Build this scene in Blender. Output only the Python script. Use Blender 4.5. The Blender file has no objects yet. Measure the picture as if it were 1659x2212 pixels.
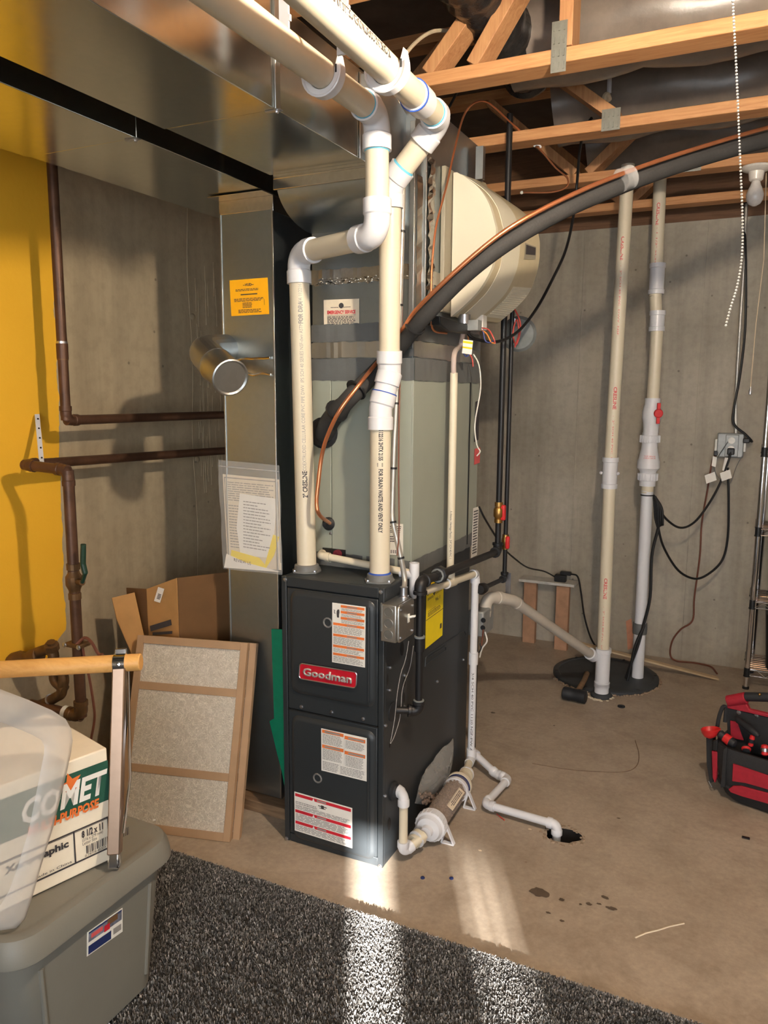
import bpy, bmesh, math, random
from mathutils import Vector, Matrix
random.seed(7)
V = Vector
scene = bpy.context.scene
COL = scene.collection

# ---------------------------------------------------------------- camera
F_PX, PITCH, ROLL, YAW = 1678.6, .1517, .006, .4487
CAM = V((.9437, -1.9649, 1.4335))
_f = V((-math.sin(YAW)*math.cos(PITCH), math.cos(YAW)*math.cos(PITCH), -math.sin(PITCH)))
_r = V((math.cos(YAW), math.sin(YAW), 0)); _u = _r.cross(_f)
RT = math.cos(ROLL)*_r + math.sin(ROLL)*_u
UP = -math.sin(ROLL)*_r + math.cos(ROLL)*_u
cd = bpy.data.cameras.new('camera'); cam = bpy.data.objects.new('camera', cd); COL.objects.link(cam)
cd.sensor_fit = 'VERTICAL'; cd.sensor_height = 36; cd.lens = F_PX*36/2212
cd.clip_start = .05; cd.clip_end = 60
cam.matrix_world = Matrix(((RT.x, UP.x, -_f.x, CAM.x), (RT.y, UP.y, -_f.y, CAM.y), (RT.z, UP.z, -_f.z, CAM.z), (0, 0, 0, 1)))
scene.camera = cam

# ---------------------------------------------------------------- world, sun, daylight, exposure
w = bpy.data.worlds.new('sky'); scene.world = w; w.use_nodes = True
w.node_tree.nodes['Background'].inputs[0].default_value = (.55, .7, 1, 1)
w.node_tree.nodes['Background'].inputs[1].default_value = 1.0
SUN_DIR = V((-.52, 1.0, -.30)).normalized()
sd = bpy.data.lights.new('sun', 'SUN'); sd.energy = 64; sd.angle = .016; sd.color = (1, .97, .92)
so = bpy.data.objects.new('sun', sd); COL.objects.link(so); so.rotation_euler = SUN_DIR.to_track_quat('-Z', 'Y').to_euler()
def area(name, loc, target, sx, sy, energy, color):
    d = bpy.data.lights.new(name, 'AREA'); d.shape = 'RECTANGLE'; d.size = sx; d.size_y = sy; d.energy = energy; d.color = color
    o = bpy.data.objects.new(name, d); COL.objects.link(o); o.location = loc
    o.rotation_euler = (V(target)-V(loc)).to_track_quat('-Z', 'Y').to_euler(); return o
area('window_daylight', (1.75, -4.4, 1.25), (1.45, 0, 1.0), 2.4, 1.9, 118, (.88, .94, 1.0))
LAMP = V((.87, -.73, 2.2))
scene.view_settings.view_transform = 'Standard'; scene.view_settings.look = 'None'
scene.view_settings.exposure = 0.0; scene.view_settings.gamma = 1.0
scene.view_settings.use_curve_mapping = False

# ---------------------------------------------------------------- measuring helpers: pixel of the 1659x2212 photo -> point on a real plane
def ray(u, v): return _f + RT*((u-829.5)/F_PX) - UP*((v-1106)/F_PX)
def PX(u, v, x): d = ray(u, v); return CAM + d*((x-CAM.x)/d.x)
def PY(u, v, y): d = ray(u, v); return CAM + d*((y-CAM.y)/d.y)
def PZ(u, v, z): d = ray(u, v); return CAM + d*((z-CAM.z)/d.z)
def PD(u, v, t): return CAM + ray(u, v)*t
def PP(u, v, o, n): d = ray(u, v); return CAM + d*((V(o)-CAM).dot(n)/d.dot(n))

# ---------------------------------------------------------------- materials
def s2l(c):
    c = c/255.0
    return c/12.92 if c <= .04045 else ((c+.055)/1.055)**2.4
def lin(rgb, k=1.0): return tuple(min(1, s2l(c)*k) for c in rgb) + (1,)
MATS = {}
def base(name):
    m = bpy.data.materials.new(name); m.use_nodes = True
    nt = m.node_tree; b = nt.nodes['Principled BSDF']; MATS[name] = m
    return m, nt, b
def N(nt, t, **kw):
    n = nt.nodes.new(t)
    for k, v in kw.items():
        if k in ('inputs',):
            for i, x in v.items(): n.inputs[i].default_value = x
        else: setattr(n, k, v)
    return n
def mixc(nt, fac, a, b, mode='MIX'):
    n = nt.nodes.new('ShaderNodeMix'); n.data_type = 'RGBA'; n.blend_type = mode
    for sock, val in ((n.inputs[0], fac), (n.inputs[6], a), (n.inputs[7], b)):
        if hasattr(val, 'links'): nt.links.new(val, sock)
        else: sock.default_value = val
    return n.outputs[2]
def ramp(nt, src, p0, p1, c0=(0, 0, 0, 1), c1=(1, 1, 1, 1)):
    n = nt.nodes.new('ShaderNodeValToRGB'); e = n.color_ramp.elements
    e[0].position = p0; e[1].position = p1; e[0].color = c0; e[1].color = c1
    nt.links.new(src, n.inputs[0]); return n.outputs[0]
def noise(nt, vec, scale, detail=4, rough=.6, dist=0):
    n = N(nt, 'ShaderNodeTexNoise', inputs={'Scale': scale, 'Detail': detail, 'Roughness': rough, 'Distortion': dist})
    nt.links.new(vec, n.inputs['Vector']); return n.outputs['Fac']
def coords(nt, scale=(1, 1, 1), rot=(0, 0, 0)):
    t = nt.nodes.new('ShaderNodeTexCoord'); mp = nt.nodes.new('ShaderNodeMapping')
    mp.inputs['Scale'].default_value = scale; mp.inputs['Rotation'].default_value = rot
    nt.links.new(t.outputs['Object'], mp.inputs['Vector']); return mp.outputs['Vector']
def bump(nt, b, h, strength, dist=.01):
    n = N(nt, 'ShaderNodeBump', inputs={'Strength': strength, 'Distance': dist})
    nt.links.new(h, n.inputs['Height']); nt.links.new(n.outputs[0], b.inputs['Normal'])
def mk(name, rgb, rough=.5, metal=0, var=.12, scale=30, bmp=0, bscale=None, stretch=(1, 1, 1), trans=0, alpha=1, spec=.5, coat=0, rvar=0):
    m, nt, b = base(name)
    vec = coords(nt, stretch); f = noise(nt, vec, scale)
    c = lin(rgb); lo = tuple(x*(1-var) for x in c[:3])+(1,); hi = tuple(min(1, x*(1+var)) for x in c[:3])+(1,)
    nt.links.new(ramp(nt, f, .3, .7, lo, hi), b.inputs['Base Color'])
    b.inputs['Roughness'].default_value = rough; b.inputs['Metallic'].default_value = metal
    b.inputs['Specular IOR Level'].default_value = spec; b.inputs['Coat Weight'].default_value = coat
    if rvar:
        mr = N(nt, 'ShaderNodeMapRange', inputs={3: max(.02, rough-rvar), 4: rough+rvar}); nt.links.new(f, mr.inputs[0]); nt.links.new(mr.outputs[0], b.inputs['Roughness'])
    if trans: b.inputs['Transmission Weight'].default_value = trans
    if alpha < 1: b.inputs['Alpha'].default_value = alpha
    if bmp: bump(nt, b, noise(nt, vec, bscale or scale*3), bmp, .004)
    return m
def mk_wood(name, rgb, rgb2, axis=0, rough=.6):
    m, nt, b = base(name)
    s = [22, 22, 22]; s[axis] = 1.6
    vec = coords(nt, s); f = noise(nt, vec, 3, 6, .65, 1.2)
    nt.links.new(ramp(nt, f, .3, .72, lin(rgb2), lin(rgb)), b.inputs['Base Color'])
    b.inputs['Roughness'].default_value = rough; bump(nt, b, f, .15, .003); return m
def mk_galv(name, rgb, rough=.3, spangle=38, amt=.09):
    m, nt, b = base(name)
    vec = coords(nt); vo = N(nt, 'ShaderNodeTexVoronoi', inputs={'Scale': spangle}); nt.links.new(vec, vo.inputs['Vector'])
    c = lin(rgb); f = noise(nt, vec, 3.5, 3)
    c1 = mixc(nt, f, tuple(x*.86 for x in c[:3])+(1,), tuple(min(1, x*1.1) for x in c[:3])+(1,))
    sep = N(nt, 'ShaderNodeSeparateColor'); nt.links.new(vo.outputs['Color'], sep.inputs[0])
    mr = N(nt, 'ShaderNodeMapRange', inputs={3: 1-amt, 4: 1+amt}); nt.links.new(sep.outputs[0], mr.inputs[0])
    nt.links.new(mixc(nt, 1.0, c1, mr.outputs[0], 'MULTIPLY'), b.inputs['Base Color'])
    b.inputs['Metallic'].default_value = 1
    m2 = N(nt, 'ShaderNodeMapRange', inputs={3: rough-.012, 4: rough+.012}); nt.links.new(sep.outputs[1], m2.inputs[0]); nt.links.new(m2.outputs[0], b.inputs['Roughness'])
    bump(nt, b, f, .012, .02); return m
def mk_concrete(name, c0, c1, stain, left=False):
    m, nt, b = base(name)
    vec = coords(nt); big = noise(nt, vec, 1.6, 6, .6); fine = noise(nt, vec, 26, 5, .65)
    streak = noise(nt, coords(nt, (9, 9, .5)), 1.0, 5, .6)
    c = mixc(nt, ramp(nt, big, .32, .68), lin(c0), lin(c1))
    c = mixc(nt, ramp(nt, streak, .45, .72, (0, 0, 0, 1), (.62, .62, .62, 1)), c, lin(stain))
    c = mixc(nt, ramp(nt, fine, .25, .75, (.84, .84, .84, 1), (1.1, 1.1, 1.1, 1)), (0, 0, 0, 1), c)
    spots = N(nt, 'ShaderNodeTexVoronoi', inputs={'Scale': 9.0}); nt.links.new(vec, spots.inputs['Vector'])
    sp = ramp(nt, spots.outputs['Distance'], .035, .06, (.55, .55, .55, 1), (1, 1, 1, 1))
    c = mixc(nt, 1.0, c, sp, 'MULTIPLY')
    if left:   # yellow wall paint: everything nearer than the copper riser and above a rough lower edge
        xyz = N(nt, 'ShaderNodeSeparateXYZ'); nt.links.new(vec, xyz.inputs[0])
        wob = N(nt, 'ShaderNodeMapRange', inputs={3: -.02, 4: .02}); nt.links.new(noise(nt, vec, 9, 3), wob.inputs[0])
        y2 = N(nt, 'ShaderNodeMath', operation='ADD'); nt.links.new(xyz.outputs[1], y2.inputs[0]); nt.links.new(wob.outputs[0], y2.inputs[1])
        zs = N(nt, 'ShaderNodeMath', operation='MULTIPLY', inputs={1: .03}); nt.links.new(xyz.outputs[2], zs.inputs[0])
        y3 = N(nt, 'ShaderNodeMath', operation='SUBTRACT'); nt.links.new(y2.outputs[0], y3.inputs[0]); nt.links.new(zs.outputs[0], y3.inputs[1])
        a = N(nt, 'ShaderNodeMath', operation='LESS_THAN', inputs={1: -.098}); nt.links.new(y3.outputs[0], a.inputs[0])
        a_ = N(nt, 'ShaderNodeMath', operation='GREATER_THAN', inputs={1: -.62}); nt.links.new(y3.outputs[0], a_.inputs[0])
        am = N(nt, 'ShaderNodeMath', operation='MULTIPLY'); nt.links.new(a.outputs[0], am.inputs[0]); nt.links.new(a_.outputs[0], am.inputs[1]); a = am
        # lower edge: circle-like sweep near the corner
        q1 = N(nt, 'ShaderNodeMath', operation='MULTIPLY_ADD', inputs={1: .9, 2: .68}); nt.links.new(y2.outputs[0], q1.inputs[0])
        q2 = N(nt, 'ShaderNodeMath', operation='MAXIMUM', inputs={1: .52}); nt.links.new(q1.outputs[0], q2.inputs[0])
        g = N(nt, 'ShaderNodeMath', operation='GREATER_THAN'); nt.links.new(xyz.outputs[2], g.inputs[0]); nt.links.new(q2.outputs[0], g.inputs[1])
        msk = N(nt, 'ShaderNodeMath', operation='MULTIPLY'); nt.links.new(a.outputs[0], msk.inputs[0]); nt.links.new(g.outputs[0], msk.inputs[1])
        yel = mixc(nt, ramp(nt, big, .3, .7), lin((232, 172, 34)), lin((240, 182, 44)))
        c = mixc(nt, msk.outputs[0], c, yel)
    nt.links.new(c, b.inputs['Base Color']); b.inputs['Roughness'].default_value = .85
    bump(nt, b, fine, .35, .004); return m
def mk_floor(name):
    m, nt, b = base(name)
    vec = coords(nt); big = noise(nt, vec, 1.1, 5, .6, .6); mid = noise(nt, vec, 6, 6, .7); fine = noise(nt, vec, 60, 4, .7)
    c = mixc(nt, ramp(nt, big, .3, .7), lin((170, 154, 136)), lin((190, 175, 157)))
    c = mixc(nt, ramp(nt, mid, .45, .75, (0, 0, 0, 1), (.6, .6, .6, 1)), c, lin((138, 120, 103)))
    c = mixc(nt, ramp(nt, noise(nt, vec, 2.3, 5, .7, 1.5), .52, .72, (0, 0, 0, 1), (.45, .45, .45, 1)), c, lin((132, 115, 98)))
    c = mixc(nt, ramp(nt, fine, .3, .7, (.80, .80, .80, 1), (1, 1, 1, 1)), (0, 0, 0, 1), c)
    vo = N(nt, 'ShaderNodeTexVoronoi', inputs={'Scale': 5.0}); nt.links.new(vec, vo.inputs['Vector'])
    c = mixc(nt, 1.0, c, ramp(nt, vo.outputs['Distance'], .012, .03, (.5, .4, .35, 1), (1, 1, 1, 1)), 'MULTIPLY')
    nt.links.new(c, b.inputs['Base Color'])
    nt.links.new(ramp(nt, big, .3, .7, (.42, .42, .42, 1), (.62, .62, .62, 1)), b.inputs['Roughness'])
    bump(nt, b, mid, .12, .004); return m
def mk_glass(name, rgb, rough, alpha, trans=0.0):
    m, nt, b = base(name)
    vec = coords(nt); f = noise(nt, vec, 14, 3)
    b.inputs['Base Color'].default_value = lin(rgb); b.inputs['Roughness'].default_value = rough
    nt.links.new(ramp(nt, f, .3, .7, (alpha*.95,)*3+(1,), (min(1, alpha*1.05),)*3+(1,)), b.inputs['Alpha'])
    bump(nt, b, f, .25, .01); return m
def mk_emit(name, rgb, s):
    m, nt, b = base(name); b.inputs['Base Color'].default_value = lin(rgb)
    b.inputs['Emission Color'].default_value = lin(rgb); b.inputs['Emission Strength'].default_value = s; return m

mk_concrete('concrete_left', (168, 150, 122), (184, 167, 138), (146, 130, 106), True)
mk_concrete('concrete', (160, 152, 138), (186, 178, 163), (134, 126, 114))
mk_floor('floor_concrete')
mk('wall_paint', (190, 182, 168), .8)
mk('deck', (92, 80, 68), .9, var=.3, scale=6)
mk_wood('pine', (214, 160, 108), (184, 124, 76), 0)
mk_wood('pine_y', (214, 160, 102), (178, 118, 66), 1)
mk_wood('pine_z', (206, 156, 108), (172, 118, 76), 2)
mk_wood('beech', (232, 180, 108), (214, 156, 84), 0, .4)
mk_wood('old_wood', (150, 120, 90), (112, 86, 62), 0, .8)
mk_wood('plate_brown', (126, 92, 66), (96, 68, 48), 0, .8)
mk_galv('galv', (172, 181, 186), .36, 70, .02)
mk_galv('galv_shiny', (198, 200, 194), .2, 70, .02)
mk_galv('galv_plain', (176, 178, 176), .4, 60, .03)
mk_galv('steel', (205, 204, 200), .34, 90, .02)
mk_galv('tape_foil', (222, 216, 206), .25, 120, .04)
mk('chrome', (225, 225, 228), .07, 1, .02)
mk('zinc', (200, 200, 205), .3, 1, .05)
mk('furnace_black', (43, 47, 50), .42, 0, .06, 8, bmp=.05, bscale=240, coat=.0)
mk('dark_seam', (16, 17, 18), .6)
mk('coil_paint', (150, 155, 143), .45, 0, .04, 5)
mk('duct_tape', (96, 98, 98), .42, 0, .1, 10, bmp=.15, bscale=60)
mk('pvc', (216, 205, 182), .36, 0, .05, 6)
mk('pvc_white', (218, 218, 222), .28, 0, .03, 6)
mk('pvc_grey', (190, 182, 170), .5, 0, .08, 9)
mk('abs_grey', (112, 112, 110), .5)
mk('ink', (62, 58, 60), .7)
mk('ink_light', (150, 146, 142), .7)
mk('ink_red', (214, 92, 92), .7)
mk('primer_blue', (40, 80, 170), .5)
mk('primer_cyan', (96, 176, 205), .5)
mk('copper', (232, 152, 108), .3, .85, .12, 12)
mk('copper_old', (92, 64, 48), .45, .45, .3, 18, rvar=.1)
mk('brass', (172, 132, 74), .35, .9, .2, 20)
mk('bronze', (112, 84, 56), .5, .6, .25, 25)
mk('insul', (52, 51, 50), .8, 0, .15, 14, bmp=.3, bscale=60)
mk('black_iron', (38, 37, 38), .42, .35, .2, 14, rvar=.1)
mk('rust', (96, 70, 54), .7, .2, .3, 30)
mk('black_plastic', (26, 27, 29), .45)
mk('black_rubber', (30, 32, 36), .6)
mk('cord', (24, 24, 25), .5)
mk('red', (206, 42, 44), .4)
mk('red_badge', (196, 24, 44), .35)
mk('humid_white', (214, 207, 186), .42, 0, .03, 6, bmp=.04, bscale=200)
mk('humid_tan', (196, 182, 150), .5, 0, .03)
mk('humid_grey', (150, 142, 124), .5, 0, .05)
mk('paper', (236, 232, 224), .7, 0, .03)
mk('paper_old', (222, 208, 184), .75, 0, .06)
mk('orange', (232, 120, 54), .6)
mk('sticker_orange', (255, 180, 18), .55, 0, .03)
mk('yellow', (242, 214, 20), .55, 0, .03)
mk('danger_red', (206, 34, 52), .55)
mk('green_board', (0, 128, 92), .5, 0, .1)
mk('valve_green', (30, 58, 44), .4)
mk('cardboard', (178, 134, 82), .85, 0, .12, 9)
mk('cardboard_dark', (112, 80, 48), .9, 0, .12, 9)  # darker cardboard copy: shade of the carton's side and back put into colour
mk('filter_frame', (176, 144, 112), .8, 0, .06, 12)
mk('tote', (124, 121, 112), .5, 0, .05, 6, bmp=.06, bscale=160)
mk('maroon', (112, 30, 44), .8)
mk('box_white', (238, 226, 204), .7, 0, .03)
mk('box_green', (36, 84, 68), .6)
mk('navy', (36, 48, 96), .5)
mk('label_photo', (120, 124, 140), .5, 0, .5, 60)
mk('bag_black', (34, 34, 36), .75, 0, .2, 60, bmp=.3, bscale=300)
mk('bag_red', (158, 24, 42), .7, 0, .12, 60, bmp=.2, bscale=300)
mk('box_grey', (150, 152, 150), .45, .3)
mk('outlet_white', (226, 224, 216), .4)
mk('conc_stain', (92, 78, 66), .5, 0, .2)
mk('hole', (26, 22, 20), .9)
mk('spray_orange', (198, 140, 112), .8)
mk('sump_black', (54, 58, 62), .6, 0, .25, 9)
mk('wire_red', (196, 70, 60), .5); mk('wire_orange', (220, 130, 50), .5); mk('wire_blue', (60, 70, 130), .5); mk('wire_white', (222, 218, 208), .5); mk('wire_brown', (110, 62, 44), .6)
mk('cable_cream', (206, 186, 156), .5)
mk('flexduct', (44, 42, 42), .22, .2, .3, 30, bmp=.5, bscale=60)
mk('media', (132, 112, 98), .8, 0, .4, 160, bmp=.8, bscale=180)
mk('bulb_off', (228, 222, 216), .2)
mk('porcelain', (226, 220, 212), .25)
mk('softgrey', (124, 128, 128), .6, .0)
mk('badge_silver', (206, 200, 196), .3, .35)
mk('plate_steel', (150, 148, 138), .4, .45)
mk('bead', (222, 216, 206), .3, .2)
mk('chip_conc', (150, 130, 110), .8)
mk('crack', (118, 98, 82), .9)
mk('wrap', (126, 114, 104), .32, .0, .25, 8, bmp=.35, bscale=26)
mk('stand_top', (196, 194, 188), .6)
mk('stand_wood', (176, 136, 106), .7, 0, .15, 20)
mk('lath_wood', (196, 172, 138), .7, 0, .12, 20)
mk('emt', (186, 182, 174), .38, .6)
mk_glass('clear_plastic', (240, 240, 240), .12, .22)
mk_glass('clear_tube', (225, 205, 195), .1, .55)
mk_glass('bag_plastic', (168, 166, 162), .22, .5)
mk('satin_warm', (168, 142, 122), .3, .8, .05)
mk_glass('clear_canister', (210, 196, 186), .08, .28)
mk_glass('frost_lid', (198, 194, 190), .35, .58)
mk_glass('frost_panel', (206, 202, 198), .4, .38)
mk_emit('bulb_lit', (255, 224, 184), 25)
# air filter media: matted glass fibre
m, nt, b = base('fibre')
vec = coords(nt)
acc = None
for sc, ds in ((16, 3.0), (22, 4.0), (30, 3.0)):
    f = noise(nt, vec, sc, 1, .4, ds)
    a = N(nt, 'ShaderNodeMath', operation='SUBTRACT', inputs={1: .5}); nt.links.new(f, a.inputs[0])
    a2 = N(nt, 'ShaderNodeMath', operation='ABSOLUTE'); nt.links.new(a.outputs[0], a2.inputs[0])
    l = ramp(nt, a2.outputs[0], .0, .022, (1, 1, 1, 1), (0, 0, 0, 1))
    acc = l if acc is None else mixc(nt, 1.0, acc, l, 'LIGHTEN')
fb = noise(nt, vec, 60, 3)
cc = mixc(nt, ramp(nt, fb, .3, .7), lin((190, 180, 166)), lin((212, 203, 190)))
cc = mixc(nt, acc, cc, lin((236, 228, 214)))
nt.links.new(cc, b.inputs['Base Color']); b.inputs['Roughness'].default_value = .9; bump(nt, b, acc, .4, .004)
# carpet pile: colour of each tuft from its attribute
m, nt, b = base('carpet_pile')
at = N(nt, 'ShaderNodeAttribute', attribute_name='tuft'); nt.links.new(at.outputs['Color'], b.inputs['Base Color'])
b.inputs['Roughness'].default_value = .55; b.inputs['Specular IOR Level'].default_value = .5
mk('carpet_base', (58, 54, 50), .95, 0, .4, 120)

# ---------------------------------------------------------------- mesh builder
def frame_of(a):
    a = V(a).normalized(); h = V((0, 0, 1)) if abs(a.z) < .9 else V((1, 0, 0))
    s = a.cross(h).normalized(); return a, s, s.cross(a).normalized()
class MB:
    def __init__(s): s.v = []; s.f = []
    def add(s, vs, fs):
        o = len(s.v); s.v += [V(p) for p in vs]; s.f += [tuple(i+o for i in q) for q in fs]; return s
    def box(s, x0, y0, z0, x1, y1, z1):
        x0, x1 = sorted((x0, x1)); y0, y1 = sorted((y0, y1)); z0, z1 = sorted((z0, z1))
        return s.add([(x0, y0, z0), (x1, y0, z0), (x1, y1, z0), (x0, y1, z0), (x0, y0, z1), (x1, y0, z1), (x1, y1, z1), (x0, y1, z1)],
                     [(3, 2, 1, 0), (4, 5, 6, 7), (0, 1, 5, 4), (1, 2, 6, 5), (2, 3, 7, 6), (3, 0, 4, 7)])
    def obox(s, c, a, b, n, la, lb, ln):     # oriented box, centre c, axes a b n, full lengths
        a = V(a).normalized()*la/2; b = V(b).normalized()*lb/2; n = V(n).normalized()*ln/2; c = V(c)
        P = [c+i*a+j*b+k*n for k in (-1, 1) for j, i in ((-1, -1), (-1, 1), (1, 1), (1, -1))]
        return s.add(P, [(3, 2, 1, 0), (4, 5, 6, 7), (0, 1, 5, 4), (1, 2, 6, 5), (2, 3, 7, 6), (3, 0, 4, 7)])
    def prism(s, poly, vec):
        n = len(poly); vec = V(vec); poly = [V(p) for p in poly]
        return s.add(poly+[p+vec for p in poly], [tuple(range(n))[::-1], tuple(range(n, 2*n))]+[(i, (i+1) % n, n+(i+1) % n, n+i) for i in range(n)])
    def loft(s, rings, caps=True, closed=True):
        n = len(rings[0]); vs = [p for r in rings for p in r]; fs = []
        for k in range(len(rings)-1):
            for i in range(n if closed else n-1):
                j = (i+1) % n; fs.append((k*n+i, k*n+j, (k+1)*n+j, (k+1)*n+i))
        if caps: fs += [tuple(range(n))[::-1], tuple((len(rings)-1)*n+i for i in range(n))]
        return s.add(vs, fs)
    def lathe(s, o, axis, prof, n=20, caps=True):
        a, x, y = frame_of(axis); o = V(o)
        return s.loft([[o+a*h+(x*math.cos(t)+y*math.sin(t))*r for t in [2*math.pi*i/n for i in range(n)]] for h, r in prof], caps)
    def cyl(s, p0, p1, r, r1=None, n=16):
        d = V(p1)-V(p0); return s.lathe(p0, d, [(0, r), (d.length, r if r1 is None else r1)], n)
    def tube(s, pts, r, n=12, fil=0, seg=5, caps=True, rr=None):
        pts = [V(p) for p in pts]
        if fil:
            q = [pts[0]]
            for i in range(1, len(pts)-1):
                a = (pts[i-1]-pts[i]); b = (pts[i+1]-pts[i]); la, lb = a.length, b.length; a.normalize(); b.normalize()
                ang = a.angle(b, math.pi)
                if ang > 3.05: q.append(pts[i]); continue
                t = min(fil/math.tan(ang/2), la*.49, lb*.49); R = t*math.tan(ang/2)
                c = pts[i]+(a+b).normalized()*(R/math.sin(ang/2)); u0 = (pts[i]+a*t)-c; u1 = (pts[i]+b*t)-c
                tot = u0.angle(u1, 0); ax = u0.cross(u1).normalized()
                for k in range(seg+1): q.append(c+Matrix.Rotation(tot*k/seg, 3, ax) @ u0)
            q.append(pts[-1]); pts = q
        rings = []; tang = []
        for i in range(len(pts)):
            t = V((0, 0, 0))
            if i > 0: t += (pts[i]-pts[i-1]).normalized()
            if i < len(pts)-1: t += (pts[i+1]-pts[i]).normalized()
            tang.append(t.normalized())
        a, x, y = frame_of(tang[0])
        for i, p in enumerate(pts):
            if i: x = (x-tang[i]*x.dot(tang[i])).normalized()
            y = tang[i].cross(x); k = r if rr is None else rr[min(i, len(rr)-1)]
            if 0 < i < len(pts)-1:
                cs = (pts[i+1]-pts[i]).normalized().dot(tang[i]); sc = 1/max(.6, cs)
            else: sc = 1
            rings.append([p+(x*math.cos(2*math.pi*j/n)+y*math.sin(2*math.pi*j/n))*k for j in range(n)])
        return s.loft(rings, caps)
    def ball(s, c, r, n=12, m=7, sz=(1, 1, 1)):
        c = V(c); rings = []
        for i in range(m+1):
            t = math.pi*(i+.02)/(m+.04)
            rings.append([c+V((math.sin(t)*math.cos(2*math.pi*j/n)*sz[0], math.sin(t)*math.sin(2*math.pi*j/n)*sz[1], -math.cos(t)*sz[2]))*r for j in range(n)])
        return s.loft(rings)
def smooth_path(pts, k=6):     # Catmull-Rom through points
    pts = [V(p) for p in pts]; P = [2*pts[0]-pts[1]]+pts+[2*pts[-1]-pts[-2]]; out = []
    for i in range(1, len(P)-2):
        for j in range(k):
            t = j/k
            out.append(.5*((2*P[i])+(P[i+1]-P[i-1])*t+(2*P[i-1]-5*P[i]+4*P[i+1]-P[i+2])*t*t+(3*P[i]-P[i-1]-3*P[i+1]+P[i+2])*t**3))
    out.append(pts[-1]); return out
def rootloc(o):
    p = V((0, 0, 0))
    while o is not None: p += o.location; o = o.parent
    return p
def link(name, me, mat, parent=None):
    o = bpy.data.objects.new(name, me); COL.objects.link(o)
    if mat: me.materials.append(MATS[mat] if isinstance(mat, str) else mat)
    if parent is not None: o.parent = parent
    return o
def obj(name, mb, mat, parent=None, bev=0, sm=True, ang=38, seg=2, origin=None):
    off = rootloc(parent) if parent is not None else V((0, 0, 0))
    if parent is None:
        xs = [p.x for p in mb.v]; ys = [p.y for p in mb.v]; zs = [p.z for p in mb.v]
        off = V(((min(xs)+max(xs))/2, (min(ys)+max(ys))/2, min(zs))) if origin is None else V(origin)
    me = bpy.data.meshes.new(name); me.from_pydata([tuple(p-off) for p in mb.v], [], mb.f)
    bm = bmesh.new(); bm.from_mesh(me); bmesh.ops.recalc_face_normals(bm, faces=bm.faces); bm.to_mesh(me); bm.free()
    o = link(name, me, mat, parent)
    if parent is None: o.location = off
    if bev:
        md = o.modifiers.new('edges', 'BEVEL'); md.width = bev; md.segments = seg; md.limit_method = 'ANGLE'; md.angle_limit = .6
    if sm:
        me.polygons.foreach_set('use_smooth', [True]*len(me.polygons)); me.set_sharp_from_angle(angle=math.radians(ang))
    return o
def tag(o, label, cat, group=None):
    o['label'] = label; o['category'] = cat
    if group: o['group'] = group
    return o
def thing(name, label, cat, loc, group=None):
    o = bpy.data.objects.new(name, None); COL.objects.link(o); o.location = loc; o.empty_display_size = .05
    return tag(o, label, cat, group)
def struct(o): o['kind'] = 'structure'; return o
def tmesh(s, size, align='LEFT', shear=0, bold=0):
    c = bpy.data.curves.new('lettering', 'FONT'); c.body = s; c.size = size; c.align_x = align; c.shear = shear; c.offset = bold; c.resolution_u = 2
    t = bpy.data.objects.new('lettering', c); me = bpy.data.meshes.new_from_object(t)
    bpy.data.objects.remove(t); bpy.data.curves.remove(c); return me
def text(s, o, xd, yd, size, mat, parent, width=None, align='LEFT', shear=0, bold=0, name='lettering', lift=.0006, height=None):
    me = tmesh(s, size, align, shear, bold); xd = V(xd).normalized(); yd = V(yd).normalized(); n = xd.cross(yd); off = rootloc(parent)
    if not me.vertices: return None
    xs = [v.co.x for v in me.vertices]; kx = 1
    if width: kx = width/(max(xs)-min(xs))
    ky = 1
    if height: ys = [v.co.y for v in me.vertices]; ky = height/(max(ys)-min(ys))
    for v in me.vertices: v.co = V(o)+xd*(v.co.x*kx)+yd*v.co.y*ky+n*lift-off
    return link(name, me, mat, parent)
def pipe_text(s, p0, axis, face, r, size, mat, parent, width=None, flip=1, name='print'):
    me = tmesh(s, size, bold=.0006 if size > .015 else 0); a = V(axis).normalized(); fz = V(face); fz = (fz-a*fz.dot(a)).normalized(); up = fz.cross(a)*flip; off = rootloc(parent)
    xs = [v.co.x for v in me.vertices]; kx = width/(max(xs)-min(xs)) if width else 1
    for v in me.vertices:
        t = (v.co.y-size*.35)/r; v.co = V(p0)+a*(v.co.x*kx)+(fz*math.cos(t)+up*math.sin(t))*(r+.0006)-off
    return link(name, me, mat, parent)
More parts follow.
